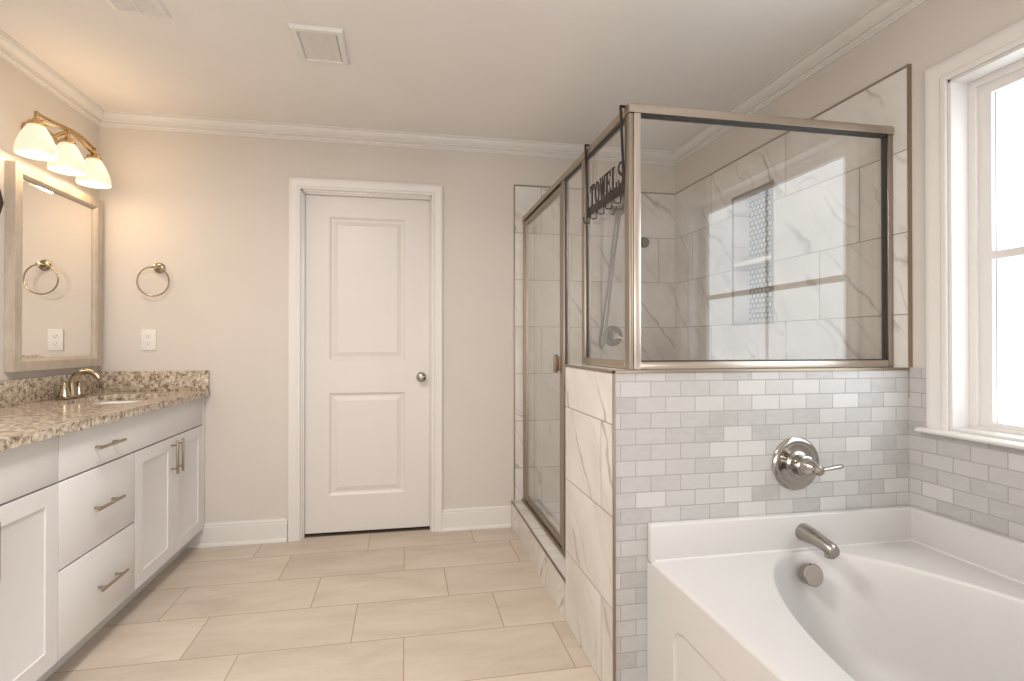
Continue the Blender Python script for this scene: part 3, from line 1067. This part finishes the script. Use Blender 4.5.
# ------------------------------------------------------------------ bathtub
TX0, TX1, TY0, TY1 = 0.775, R - 0.0105, -0.005, YH - 0.0015
ZD, ZU = 0.466, 0.582
tb = thing('bathtub', 'white acrylic alcove bathtub below the window', 'bathtub', (1.3, 0.78, 0))
bm = new_bm()
cx, cy, ea, eb = 1.312, 0.782, 0.402, 0.748
ux0, ux1, uy0, uy1 = TX0 + 0.010, TX1 - 0.030, TY0, TY1 - 0.030
angs = sorted({round(2 * PI * i / 120, 6) for i in range(120)} | {round(math.atan2(y - cy, x - cx) % (2 * PI), 6) for x in (ux0, ux1) for y in (uy0, uy1)})


def rect_pt(a):
    c, s = math.cos(a), math.sin(a)
    t = min((ux1 - cx) / c if c > 1e-9 else 1e9, (ux0 - cx) / c if c < -1e-9 else 1e9, (uy1 - cy) / s if s > 1e-9 else 1e9, (uy0 - cy) / s if s < -1e-9 else 1e9)
    return cx + c * t, cy + s * t


def ell(a, k, sh=0.0):
    c, s = math.cos(a), math.sin(a)
    t = (abs(c / (ea * k)) ** 1.8 + abs(s / (eb * k)) ** 1.8) ** (-1 / 1.8)
    return cx + c * t, cy + s * t - sh


def cl(p):
    return min(max(p[0], ux0), ux1), min(max(p[1], uy0), uy1)


levels = [(1.012, ZD), (1.004, ZD - 0.0015), (0.996, ZD - 0.006), (0.990, ZD - 0.016), (0.978, ZD - 0.05), (0.955, ZD - 0.12), (0.925, ZD - 0.20), (0.885, ZD - 0.275),
          (0.845, ZD - 0.325), (0.79, ZD - 0.358), (0.72, ZD - 0.376), (0.60, ZD - 0.385), (0.35, ZD - 0.389), (0.12, ZD - 0.390)]
rings = [[bm.verts.new((*rect_pt(a), ZD)) for a in angs]]
for kx, z in levels:
    rings.append([bm.verts.new((*cl(ell(a, kx)), z)) for a in angs])
n = len(angs)
for r0, r1 in zip(rings, rings[1:]):
    for i in range(n):
        bm.faces.new((r0[i], r0[(i + 1) % n], r1[(i + 1) % n], r1[i]))
bm.faces.new(rings[-1])
obj('basin', bm, M['acrylic'], tb, 40)
bm = new_bm()
bx(bm, (TX0, uy1, ZD - 0.0098), (TX1, TY1, ZU), 0.006, 3)
bx(bm, (ux1, TY0, ZD - 0.0098), (TX1, uy1 + 0.012, ZU), 0.006, 3)
# cove along the foot of the upstand
for i in range(1):
    prism(bm, [(0, 0), (0.008, 0), (0.004, 0.0015), (0.0015, 0.004), (0, 0.008)], lambda u, v, d: (d, uy1 - u + 0.001, ZD - 0.0005 + v), TX0 + 0.012, ux1)
    prism(bm, [(0, 0), (0.008, 0), (0.004, 0.0015), (0.0015, 0.004), (0, 0.008)], lambda u, v, d: (ux1 - u + 0.001, d, ZD - 0.0005 + v), TY0, uy1)
obj('upstand', bm, M['acrylic'], tb)
# apron with a round-cornered sunk panel
bm = new_bm()
A0, A1, Z0, Z1 = TY0, TY1, 0.0, ZD
pv = [(A0 + 0.18, 0.06), (A1 - 0.165, 0.335)]


def rrect(y0, y1, z0, z1, r, n=10):
    out = []
    for (yc, zc, a0) in ((y1 - r, z1 - r, 0), (y0 + r, z1 - r, 90), (y0 + r, z0 + r, 180), (y1 - r, z0 + r, 270)):
        for i in range(n + 1):
            a = math.radians(a0 + 90 * i / n)
            out.append((yc + r * math.cos(a), zc + r * math.sin(a)))
    return out


def to_rect(p, q):
    (yc, zc) = ((pv[0][0] + pv[1][0]) / 2, (pv[0][1] + pv[1][1]) / 2)
    return q


pr = rrect(pv[0][0], pv[1][0], pv[0][1], pv[1][1], 0.055)
outer = []
nq = 11
for c, (yy, zz) in enumerate(((A1, Z1), (A0, Z1), (A0, Z0), (A1, Z0))):
    for i in range(nq):
        outer.append((yy, zz))
# spread the outer points so quads fan from each corner
xf = lambda y, z, d: (TX0 + 0.004 * max(0, (0.10 - z) * 0) + d, y, z)
ov = {}


def ovt(p):
    if p not in ov:
        ov[p] = bm.verts.new(xf(*p, 0))
    return ov[p]


r_prev = [bm.verts.new(xf(*p, 0)) for p in pr]
N = len(pr)
for i in range(N):
    j = (i + 1) % N
    a, b = outer[i], outer[j]
    if a == b:
        bm.faces.new((ovt(a), r_prev[j], r_prev[i]))
    else:
        bm.faces.new((ovt(a), ovt(b), r_prev[j], r_prev[i]))
for ins, dep in ((0.003, 0.004), (0.008, 0.006), (0.012, 0.006)):
    p2 = rrect(pv[0][0] + ins, pv[1][0] - ins, pv[0][1] + ins, pv[1][1] - ins, 0.055 - ins)
    r_cur = [bm.verts.new(xf(*p, dep)) for p in p2]
    for i in range(N):
        j = (i + 1) % N
        bm.faces.new((r_prev[i], r_prev[j], r_cur[j], r_cur[i]))
    r_prev = r_cur
bm.faces.new(r_prev)
# rounded deck edge and the ends of the apron
ro = [(0, 0)] + [(0.010 - 0.010 * math.cos(t), 0.010 * math.sin(t)) for t in (0.3, 0.7, 1.1, PI / 2)]
ea_ = [bm.verts.new((TX0, A0, Z1 - 0.0))]
bmesh.ops.delete(bm, geom=[v for v in ea_], context='VERTS')
for v in ov.values():
    if abs(v.co.z - Z1) < 1e-6:
        v.co.z = Z1 - 0.010
prev = None
for t in range(6):
    a = PI / 2 * t / 5
    x, z = TX0 + 0.010 - 0.010 * math.cos(a), ZD - 0.010 + 0.010 * math.sin(a)
    cur = (bm.verts.new((x, A0, z)), bm.verts.new((x, uy1 + 0.002, z)))
    if prev:
        bm.faces.new((prev[0], prev[1], cur[1], cur[0]))
    prev = cur
bx(bm, (TX0 + 0.0004, uy1 - 0.001, 0.0), (TX0 + 0.02, A1 - 0.0003, ZD - 0.011))
bx(bm, (TX0 + 0.0075, A0, 0.0), (TX0 + 0.02, A0 + 0.02, ZD - 0.012))
obj('apron', bm, M['acrylic'], tb, 30)
bm = new_bm()
bx(bm, (TX0 + 0.02, TY0, 0.0), (TX1, TY0 + 0.006, ZD - 0.003))
obj('end_panel', bm, M['acrylic'], tb)
# overflow cover on the end wall of the basin
bm = new_bm()
oc = Vector((1.306, 1.488, 0.405))
lathe(bm, [(0, 0), (0.034, 0), (0.034, 0.016), (0.036, 0.017), (0.036, 0.026), (0.033, 0.029), (0, 0.029)], oc, (0.0, -0.96, 0.22), 36)
ov_ = obj('overflow_cover', bm, M['chrome'], tb)

sp = thing('tub_spout', 'brushed nickel tub spout on the tub ledge above the overflow cover', 'tub spout', (1.335, uy1, 0.51))
bm = new_bm()
sx, sz = 1.328, 0.525
n_ = 20
sect = []
for (y, zc, hw_, hh) in ((0.0008, 0.0, 0.030, 0.030), (0.004, 0.0, 0.030, 0.030), (0.02, 0.0, 0.028, 0.028), (0.05, -0.002, 0.026, 0.025), (0.085, -0.006, 0.0235, 0.021), (0.105, -0.010, 0.0225, 0.0205), (0.122, -0.014, 0.0215, 0.0205), (0.131, -0.018, 0.019, 0.018), (0.1335, -0.020, 0.014, 0.013)):
    sect.append([bm.verts.new((sx + hw_ * math.cos(2 * PI * i / n_), uy1 - y, sz + zc + hh * math.sin(2 * PI * i / n_))) for i in range(n_)])
for a, b in zip(sect, sect[1:]):
    for i in range(n_):
        bm.faces.new((a[i], a[(i + 1) % n_], b[(i + 1) % n_], b[i]))
bm.faces.new(sect[0])
bm.faces.new(sect[-1])
lathe(bm, [(0.015, 0), (0.016, 0.012), (0.013, 0.022)], (sx, uy1 - 0.112, sz - 0.041), (0, 0, 1), 20)
obj('spout_body', bm, M['satin'], sp)

vl = thing('tub_valve', 'round brushed nickel tub valve with lever on the gray tile', 'tub valve', (1.325, YH, 0.750))
bm = new_bm()
lathe(bm, [(0, 0), (0.090, 0), (0.091, 0.004), (0.086, 0.009), (0.075, 0.011), (0.070, 0.009), (0.050, 0.011), (0.0, 0.013)], (1.325, YH - 0.001, 0.750), (0, -1, 0), 56)
obj('escutcheon', bm, M['chrome'], vl)
bm = new_bm()
lathe(bm, [(0.046, 0.009), (0.044, 0.014), (0.035, 0.018), (0.033, 0.040), (0.036, 0.042), (0.036, 0.050), (0.030, 0.053), (0.028, 0.070), (0.022, 0.082), (0.016, 0.092), (0.0175, 0.098), (0.017, 0.108), (0.010, 0.116), (0, 0.118)], (1.325, YH - 0.001, 0.750), (0, -1, 0), 40)
obj('sleeve', bm, M['chrome'], vl)
bm = new_bm()
yl = YH - 0.100
tube(bm, [(1.325, yl, 0.750), (1.345, yl - 0.002, 0.752), (1.360, yl - 0.003, 0.754), (1.380, yl - 0.003, 0.757), (1.402, yl - 0.002, 0.759), (1.414, yl, 0.760), (1.420, yl, 0.760)],
     [0.010, 0.008, 0.0075, 0.010, 0.0105, 0.009, 0.003], 14, squash=(0.75, 1.0))
obj('lever', bm, M['chrome'], vl)

# ------------------------------------------------------------------ vanity
XC = -1.152                                  # carcass front
XF_ = -1.132                                 # face of doors and drawers
mV = lambda u, v, d: (XF_ - d, u, v)
CT, CBOT = 0.896, 0.864                      # countertop top and underside
Y_END = 1.10


def carcass(root, y0, y1):
    bm = new_bm()
    zt = CBOT - 0.001
    bx(bm, (L + 0.001, y0, 0.093), (XC, y1, 0.111))
    bx(bm, (L + 0.001, y0, 0.111), (L + 0.013, y1, zt))
    bx(bm, (XC - 0.019, y0, 0.111), (XC, y1, zt))
    bx(bm, (L + 0.013, y0, 0.111), (XC - 0.019, y0 + 0.018, zt))
    bx(bm, (L + 0.013, y1 - 0.018, 0.111), (XC - 0.019, y1, zt))
    bx(bm, (L + 0.001, y0, 0.0), (XC - 0.07, y1, 0.093))
    obj('body', bm, M['cabinet'], root)


def pull(parent, c, axis, ln=0.178, post=0.115):
    """bar pull: c centre on the face, axis 1 = along y, 2 = along z"""
    bm = new_bm()
    d = Vector((0, 1, 0)) if axis == 1 else Vector((0, 0, 1))
    c = Vector(c)
    o = c + Vector((0.030, 0, 0))
    tube(bm, [o - d * ln / 2, o - d * (ln / 2 - 0.002), o + d * (ln / 2 - 0.002), o + d * ln / 2], [0.0052, 0.006, 0.006, 0.0052], 14)
    for s in (-1, 1):
        q = c + d * s * post / 2
        tube(bm, [q, q + Vector((0.026, 0, 0))], 0.0048, 12)
    obj('handle', bm, M['pull'], parent)


def slab(root, name, y0, y1, z0, z1):
    bm = new_bm()
    bx(bm, (XF_, y0, z0), (XC + 0.0005, y1, z1), 0.0022, 2)
    return obj(name, bm, M['cabinet'], root)


def shaker(root, y0, y1, z0, z1, name='door'):
    bm = new_bm()
    w = 0.058
    panelled(bm, mV, y0, y1, z0, z1, [(y0 + w, y1 - w, z0 + w, z1 - w)], [(0.0006, 0.005), (0.0012, 0.0052)], XF_ - XC - 0.0005)
    return obj(name, bm, M['cabinet'], root, 20)


YM = 1.944
v1 = thing('vanity_cabinet', 'white vanity cabinet with a drawer stack and two doors beside the back wall', 'cabinet', (XC, 2.6, 0), 'white vanity cabinets')
carcass(v1, YM, D - 0.001)
G = 0.0025
top = slab(v1, 'drawer', YM + G, 3.176, 0.706, CBOT - 0.006)
pull(top, (XF_, 2.206, 0.780), 1)
mid = slab(v1, 'drawer', YM + G, 2.436, 0.409, 0.700)
pull(mid, (XF_, 2.202, 0.556), 1)
low = slab(v1, 'drawer', YM + G, 2.436, 0.113, 0.403)
pull(low, (XF_, 2.228, 0.250), 1)
da = shaker(v1, 2.442, 2.804, 0.113, 0.700)
pull(da, (XF_, 2.776, 0.605), 2, 0.165, 0.115)
db = shaker(v1, 2.809, 3.172, 0.113, 0.700)
pull(db, (XF_, 2.837, 0.605), 2, 0.165, 0.115)
slab(v1, 'filler', 3.178, D - 0.0015, 0.100, CBOT - 0.004)

v2 = thing('vanity_cabinet', 'white vanity cabinet at the left photo edge, nearest the camera', 'cabinet', (XC, 1.5, 0), 'white vanity cabinets')
carcass(v2, Y_END, YM - 0.001)
slab(v2, 'drawer', Y_END + 0.004, YM - G, 0.706, CBOT - 0.006)
dc = shaker(v2, 1.612, YM - G, 0.113, 0.700)
pull(dc, (XF_, 1.640, 0.590), 2, 0.165, 0.115)
dd = shaker(v2, Y_END + 0.004, 1.606, 0.113, 0.700)

# countertop with a sink cut-out
SX0, SX1, SY0, SY1 = -1.545, -1.215, 2.560, 3.020
ct = thing('countertop', 'beige and brown speckled granite countertop on the vanity cabinets', 'countertop', (-1.4, 2.2, CBOT))
bm = new_bm()
# slab with rounded-corner hole
XO0, XO1, YO0, YO1 = L + 0.001, -1.106, Y_END - 0.02, D - 0.001
hole = rrect(SX0, SX1, SY0, SY1, 0.06, 8)
NH = len(hole)
outer = []
for (xx, yy) in ((XO1, YO1), (XO0, YO1), (XO0, YO0), (XO1, YO0)):
    outer += [(xx, yy)] * 9
for z in (CT, CBOT):
    c_ = {p: bm.verts.new((*p, z)) for p in set(outer)}
    h_ = [bm.verts.new((*p, z)) for p in hole]
    for i in range(NH):
        j = (i + 1) % NH
        a, b = outer[i], outer[j]
        if a == b:
            bm.faces.new((c_[a], h_[j], h_[i]))
        else:
            bm.faces.new((c_[a], c_[b], h_[j], h_[i]))
    if z == CT:
        ctop, htop = c_, h_
    else:
        per = [(XO0, YO0), (XO1, YO0), (XO1, YO1), (XO0, YO1)]
        for i in range(4):
            bm.faces.new((ctop[per[i]], ctop[per[(i + 1) % 4]], c_[per[(i + 1) % 4]], c_[per[i]]))
        for i in range(NH):
            j = (i + 1) % NH
            bm.faces.new((htop[i], htop[j], h_[j], h_[i]))
obj('slab', bm, M['granite'], ct, 30)
bm = new_bm()
bx(bm, (L + 0.001, Y_END - 0.02, CT), (L + 0.021, D - 0.0215, CT + 0.112), 0.002)
obj('backsplash', bm, M['granite'], ct)
bm = new_bm()
bx(bm, (L + 0.001, D - 0.021, CT), (XO1 - 0.004, D - 0.001, CT + 0.112), 0.002)
obj('sidesplash', bm, M['granite'], ct)

sk = thing('sink', 'white undermount sink set into the granite countertop', 'sink', (-1.38, 2.79, CBOT - 0.13))
bm = new_bm()
prev = None
for ins, z, r in ((-0.012, CBOT - 0.001, 0.07), (0.004, CBOT - 0.002, 0.058), (0.010, CBOT - 0.03, 0.056), (0.018, CBOT - 0.09, 0.05), (0.035, CBOT - 0.125, 0.05), (0.075, CBOT - 0.135, 0.04), (0.13, CBOT - 0.138, 0.02)):
    cur = [bm.verts.new((*p, z)) for p in rrect(SX0 + ins, SX1 - ins, SY0 + ins, SY1 - ins, r, 8)]
    if prev:
        for i in range(NH):
            j = (i + 1) % NH
            bm.faces.new((prev[i], prev[j], cur[j], cur[i]))
    prev = cur
bm.faces.new(prev)
obj('bowl', bm, M['porcelain'], sk, 60)
bm = new_bm()
lathe(bm, [(0.022, 0.0), (0.022, 0.003), (0.012, 0.004), (0, 0.002)], (-1.38, 2.79, CBOT - 0.1378), (0, 0, 1), 24)
obj('drain', bm, M['champagne'], sk)

FX, FY = -1.605, 2.850
fc = thing('faucet', 'champagne nickel arched faucet with two handles behind the sink', 'faucet', (FX, FY, CT))
bm = new_bm()
bx(bm, (FX - 0.024, FY - 0.080, CT + 0.0005), (FX + 0.024, FY + 0.080, CT + 0.016), 0.007, 3)
obj('base', bm, M['champagne'], fc)
bm = new_bm()
pts, rad = [], []
for i in range(15):
    a = PI * (0.0 + 0.86 * i / 14)
    pts.append((FX + 0.062 - 0.062 * math.cos(a), FY, CT + 0.066 + 0.066 * math.sin(a)))
    rad.append(0.017 - 0.005 * i / 14)
pts = [(FX, FY, CT + 0.012), (FX, FY, CT + 0.038)] + pts
rad = [0.023, 0.0195] + rad
tube(bm, pts, rad, 18)
obj('spout', bm, M['champagne'], fc)
for s in (-1, 1):
    bm = new_bm()
    yy = FY + s * 0.056
    lathe(bm, [(0.028, 0.0155), (0.025, 0.022), (0.017, 0.048), (0.013, 0.064), (0.0135, 0.070), (0.010, 0.078), (0, 0.080)], (FX, yy, CT), (0, 0, 1), 24)
    tube(bm, [(FX, yy, CT + 0.068), (FX - 0.004, yy + s * 0.025, CT + 0.074), (FX - 0.006, yy + s * 0.058, CT + 0.076)], [0.007, 0.0055, 0.0045], 12)
    obj('faucet_handle', bm, M['champagne'], fc)

# ------------------------------------------------------------------ mirror
MY0, MY1, MZ0, MZ1, MT = 2.530, 3.172, 1.042, 1.946, 0.040
mr = thing('wall_mirror', 'rectangular mirror in a weathered taupe wood frame above the sink', 'mirror', (L, 2.85, MZ0))
bm = new_bm()
FP = [(0, 0.0), (0, MT), (0.042, MT), (0.052, MT - 0.008), (0.056, MT - 0.016), (0.056, 0.0)]
rings = []
for w, p in FP:
    rings.append([bm.verts.new((L + 0.001 + p, *q)) for q in ((MY0 + w, MZ0 + w), (MY1 - w, MZ0 + w), (MY1 - w, MZ1 - w), (MY0 + w, MZ1 - w))])
for i in range(len(rings)):
    a, b = rings[i], rings[(i + 1) % len(rings)]
    for k in range(4):
        bm.faces.new((a[k], a[(k + 1) % 4], b[(k + 1) % 4], b[k]))
obj('frame', bm, M['wood'], mr, 20)
bm = new_bm()
mg = lambda q, d: (L + 0.001 + d, *q)
w0, w1 = 0.0565, 0.070
o_ = [bm.verts.new(mg(q, MT - 0.0185)) for q in ((MY0 + w0, MZ0 + w0), (MY1 - w0, MZ0 + w0), (MY1 - w0, MZ1 - w0), (MY0 + w0, MZ1 - w0))]
i_ = [bm.verts.new(mg(q, MT - 0.0165)) for q in ((MY0 + w1, MZ0 + w1), (MY1 - w1, MZ0 + w1), (MY1 - w1, MZ1 - w1), (MY0 + w1, MZ1 - w1))]
b_ = [bm.verts.new(mg(q, MT - 0.0220)) for q in ((MY0 + w0, MZ0 + w0), (MY1 - w0, MZ0 + w0), (MY1 - w0, MZ1 - w0), (MY0 + w0, MZ1 - w0))]
for k in range(4):
    j = (k + 1) % 4
    bm.faces.new((o_[k], o_[j], i_[j], i_[k]))
    bm.faces.new((b_[k], b_[j], o_[j], o_[k]))
bm.faces.new(i_)
bm.faces.new(b_)
obj('mirror_glass', bm, M['mirror'], mr, 0)

# ------------------------------------------------------------------ vanity light
SXO = L + 0.112
SY = (2.540, 2.748, 2.956)
SZT, SZB = 2.108, 1.980
vlp = thing('vanity_light', 'brass wall lamp with three lit frosted glass shades above the mirror', 'wall lamp', (L, SY[1], 2.14))
bm = new_bm()
n_ = 40
for d0, d1, k0, k1 in ((0.001, 0.012, 1.0, 1.0), (0.012, 0.020, 1.0, 0.86)):
    a = [bm.verts.new((L + d0, SY[1] + 0.125 * k0 * math.cos(2 * PI * i / n_), 2.125 + 0.058 * k0 * math.sin(2 * PI * i / n_))) for i in range(n_)]
    b = [bm.verts.new((L + d1, SY[1] + 0.125 * k1 * math.cos(2 * PI * i / n_), 2.125 + 0.058 * k1 * math.sin(2 * PI * i / n_))) for i in range(n_)]
    for i in range(n_):
        bm.faces.new((a[i], a[(i + 1) % n_], b[(i + 1) % n_], b[i]))
    bm.faces.new(a)
    bm.faces.new(b)
obj('backplate', bm, M['brass'], vlp)


def flat_bar(bm, pts, w, t):
    """ribbon in the plane x = const with width w in x and thickness t"""
    rows = []
    for i, p in enumerate(pts):
        a, b = pts[max(i - 1, 0)], pts[min(i + 1, len(pts) - 1)]
        dy, dz = b[1] - a[1], b[2] - a[2]
        l = math.hypot(dy, dz)
        ny, nz = -dz / l * t / 2, dy / l * t / 2
        x, y, z = p
        rows.append([bm.verts.new(q) for q in ((x - w / 2, y - ny, z - nz), (x + w / 2, y - ny, z - nz), (x + w / 2, y + ny, z + nz), (x - w / 2, y + ny, z + nz))])
    for a, b in zip(rows, rows[1:]):
        for i in range(4):
            bm.faces.new((a[i], a[(i + 1) % 4], b[(i + 1) % 4], b[i]))
    bm.faces.new(rows[0])
    bm.faces.new(rows[-1])


bm = new_bm()
pts = []
for i in range(33):
    t = i / 32
    y = SY[0] + 0.004 + (SY[2] - SY[0] + 0.0) * t
    pts.append((SXO, y, 2.160 + 0.020 * math.sin(PI * t) - 0.010 * math.sin(2 * PI * t) * 0.6))
flat_bar(bm, pts, 0.014, 0.007)
obj('bar', bm, M['brass'], vlp)
bm = new_bm()
pts = []
for i in range(33):
    t = i / 32
    y = SY[0] + 0.004 + (SY[2] - SY[0]) * t
    pts.append((SXO, y, 2.134 + 0.036 * math.sin(PI * t) ** 2 - 0.004 * math.sin(2 * PI * t)))
flat_bar(bm, pts, 0.014, 0.006)
obj('bar', bm, M['brass'], vlp)
bm = new_bm()
tube(bm, [(L + 0.018, SY[1], 2.130), (L + 0.06, SY[1], 2.140), (SXO, SY[1], 2.165)], 0.009, 12)
obj('arm', bm, M['brass'], vlp)
for y in SY:
    bm = new_bm()
    bx(bm, (SXO - 0.007, y - 0.007, SZT + 0.012), (SXO + 0.007, y + 0.007, 2.168), 0.002)
    lathe(bm, [(0, 0.028), (0.012, 0.028), (0.016, 0.020), (0.030, 0.010), (0.034, 0.0), (0.030, -0.004), (0, -0.004)], (SXO, y, SZT), (0, 0, 1), 28)
    tube(bm, [(SXO - 0.03, y, SZT + 0.020), (SXO, y, SZT + 0.014), (SXO + 0.03, y, SZT + 0.022)], 0.004, 8)
    sh_holder = obj('socket', bm, M['brass'], vlp)
    bm = new_bm()
    prof = []
    for i in range(13):
        t = i / 12
        r = 0.030 + 0.043 * math.sin(t * PI / 2) ** 0.9
        prof.append((r, -t * (SZT - SZB)))
    inner = [(r - 0.004, h + (0.004 if i else -0.004)) for i, (r, h) in enumerate(prof)][::-1]
    inner[0] = (prof[-1][0] - 0.004, prof[-1][1] + 0.0005)
    lathe(bm, prof + inner, (SXO, y, SZT - 0.004), (0, 0, 1), 40, cap0=True, cap1=True)
    sh = obj('lamp_shade', bm, M['shade'], vlp, 60)
    bm = new_bm()
    lathe(bm, [(0, -0.105), (0.016, -0.102), (0.026, -0.090), (0.029, -0.075), (0.025, -0.060), (0.015, -0.040), (0.012, -0.012), (0, -0.012)], (SXO, y, SZT), (0, 0, 1), 20)
    obj('bulb', bm, M['bulb'], sh)
    point_light('vanity_bulb_light', (SXO, y, SZB + 0.014), 0.04, BULB_POWER, BULB_COLOR)
    # light the frosted shade scatters upwards and sideways
    point_light('vanity_glow_light', (SXO + 0.10, y, 2.13), 0.07, GLOW_POWER, BULB_COLOR)

# ------------------------------------------------------------------ small things on the left and back walls
dm = thing('wall_plaque', 'black-brown wooden diamond plaque on the wall left of the mirror', 'wall plaque', (L, 2.428, 1.757))
bm = new_bm()
prism(bm, [(2.507, 1.757), (2.428, 1.757 + 0.21), (2.349, 1.757), (2.428, 1.757 - 0.21)], lambda u, v, d: (L + d, u, v), 0.001, 0.014)
obj('board', bm, M['darkwood'], dm)
bm = new_bm()
prism(bm, [(2.471, 1.757), (2.428, 1.757 + 0.115), (2.385, 1.757), (2.428, 1.757 - 0.115)], lambda u, v, d: (L + d, u, v), 0.0141, 0.020)
obj('raised_field', bm, M['darkwood'], dm)

rg = thing('towel_ring', 'champagne nickel towel ring on the back wall above the outlet', 'towel ring', (-1.392, D, 1.592))
bm = new_bm()
lathe(bm, [(0, 0), (0.030, 0), (0.030, 0.006), (0.024, 0.012), (0.014, 0.016), (0.012, 0.044), (0.015, 0.050), (0.012, 0.058), (0, 0.060)], (-1.372, D - 0.001, 1.592), (0, -1, 0), 32)
tube(bm, [(-1.375, D - 0.050, 1.592), (-1.388, D - 0.052, 1.592), (-1.396, D - 0.052, 1.588)], [0.009, 0.007, 0.006], 12)
obj('mount', bm, M['champagne'], rg)
bm = new_bm()
rc_, rr_ = (-1.384, D - 0.052, 1.510), 0.081
tube(bm, [(rc_[0] + rr_ * math.cos(2 * PI * i / 64), rc_[1], rc_[2] + rr_ * math.sin(2 * PI * i / 64)) for i in range(64)], 0.0042, 10, closed=True)
obj('ring', bm, M['champagne'], rg)

ol = thing('electrical_outlet', 'white duplex outlet on the back wall above the granite sidesplash', 'outlet', (-1.427, D, 1.183))
bm = new_bm()
bx(bm, (-1.465, D - 0.007, 1.123), (-1.389, D - 0.0005, 1.243), 0.003, 3)
obj('cover_plate', bm, M['plastic'], ol)
for dz in (-0.0195, 0.0195):
    zc = 1.183 + dz
    bm = new_bm()
    prism(bm, [(-1.427 + 0.0165 * math.cos(t), zc + max(-0.0135, min(0.0135, 0.0175 * math.sin(t)))) for t in [2 * PI * i / 28 for i in range(28)]], mYn(D), 0.0065, 0.0085)
    so = obj('receptacle', bm, M['plastic'], ol)
    bm = new_bm()
    bx(bm, (-1.4345, D - 0.0090, zc - 0.001), (-1.4325, D - 0.0083, zc + 0.008))
    bx(bm, (-1.4215, D - 0.0090, zc - 0.001), (-1.4195, D - 0.0083, zc + 0.007))
    lathe(bm, [(0, 0), (0.0026, 0), (0.0026, 0.0005), (0, 0.0005)], (-1.427, D - 0.0085, zc - 0.007), (0, -1, 0), 12)
    obj('slots', bm, M['slot'], so)

# ------------------------------------------------------------------ ceiling
fv = thing('exhaust_fan_cover', 'white square exhaust fan grille on the ceiling in front of the door', 'exhaust fan', (-0.357, 2.29, ZC))
bm = new_bm()
FX0, FX1, FY0, FY1 = -0.462, -0.252, 2.160, 2.424
rings = []
for ins, z in ((0.0, ZC - 0.0005), (0.0, ZC - 0.008), (0.006, ZC - 0.016), (0.024, ZC - 0.018), (0.030, ZC - 0.010), (0.031, ZC - 0.006)):
    rings.append([bm.verts.new((*q, z)) for q in ((FX0 + ins, FY0 + ins), (FX1 - ins, FY0 + ins), (FX1 - ins, FY1 - ins), (FX0 + ins, FY1 - ins))])
for a, b in zip(rings, rings[1:]):
    for k in range(4):
        bm.faces.new((a[k], a[(k + 1) % 4], b[(k + 1) % 4], b[k]))
bm.faces.new(rings[-1])
obj('frame', bm, M['plastic'], fv, 20)
bm = new_bm()
nb = 26
for i in range(nb):
    y = FY0 + 0.036 + (FY1 - FY0 - 0.072) * i / (nb - 1)
    bx(bm, (FX0 + 0.032, y - 0.0030, ZC - 0.014), (FX1 - 0.032, y + 0.0030, ZC - 0.0065))
bx(bm, (FX0 + 0.070, FY0 + 0.030, ZC - 0.016), (FX0 + 0.076, FY1 - 0.030, ZC - 0.0065))
bx(bm, (FX1 - 0.076, FY0 + 0.030, ZC - 0.016), (FX1 - 0.070, FY1 - 0.030, ZC - 0.0065))
bx(bm, (FX0 + 0.070, FY0 + 0.029, ZC - 0.017), (FX1 - 0.070, FY0 + 0.037, ZC - 0.0065))
bx(bm, (FX0 + 0.070, FY1 - 0.037, ZC - 0.017), (FX1 - 0.070, FY1 - 0.029, ZC - 0.0065))
obj('grille', bm, M['vent'], fv)

rv = thing('ceiling_register', 'white louvred air register at the top photo edge on the ceiling', 'air vent', (-1.0, 2.03, ZC))
bm = new_bm()
VX0, VX1, VY0, VY1 = -1.103, -0.903, 1.87, 2.205
rings = []
for ins, z in ((0.0, ZC - 0.0005), (0.0, ZC - 0.003), (0.008, ZC - 0.009), (0.026, ZC - 0.009), (0.028, ZC - 0.003)):
    rings.append([bm.verts.new((*q, z)) for q in ((VX0 + ins, VY0 + ins), (VX1 - ins, VY0 + ins), (VX1 - ins, VY1 - ins), (VX0 + ins, VY1 - ins))])
for a, b in zip(rings, rings[1:]):
    for k in range(4):
        bm.faces.new((a[k], a[(k + 1) % 4], b[(k + 1) % 4], b[k]))
obj('frame', bm, M['plastic'], rv, 20)
bm = new_bm()
bx(bm, (VX0 + 0.027, VY0 + 0.027, ZC - 0.002), (VX1 - 0.027, VY1 - 0.027, ZC - 0.0006))
obj('duct_opening', bm, M['slot'], rv)
bm = new_bm()
for i in range(20):
    y = VY0 + 0.034 + (VY1 - VY0 - 0.068) * i / 19
    prism(bm, [(y - 0.005, ZC - 0.004), (y - 0.004, ZC - 0.004), (y + 0.005, ZC - 0.009), (y + 0.004, ZC - 0.009)], lambda u, v, d: (d, u, v), VX0 + 0.027, VX1 - 0.027)
bx(bm, (VX0 + 0.095, VY0 + 0.027, ZC - 0.0095), (VX0 + 0.105, VY1 - 0.027, ZC - 0.003))
obj('louvres', bm, M['vent'], rv)
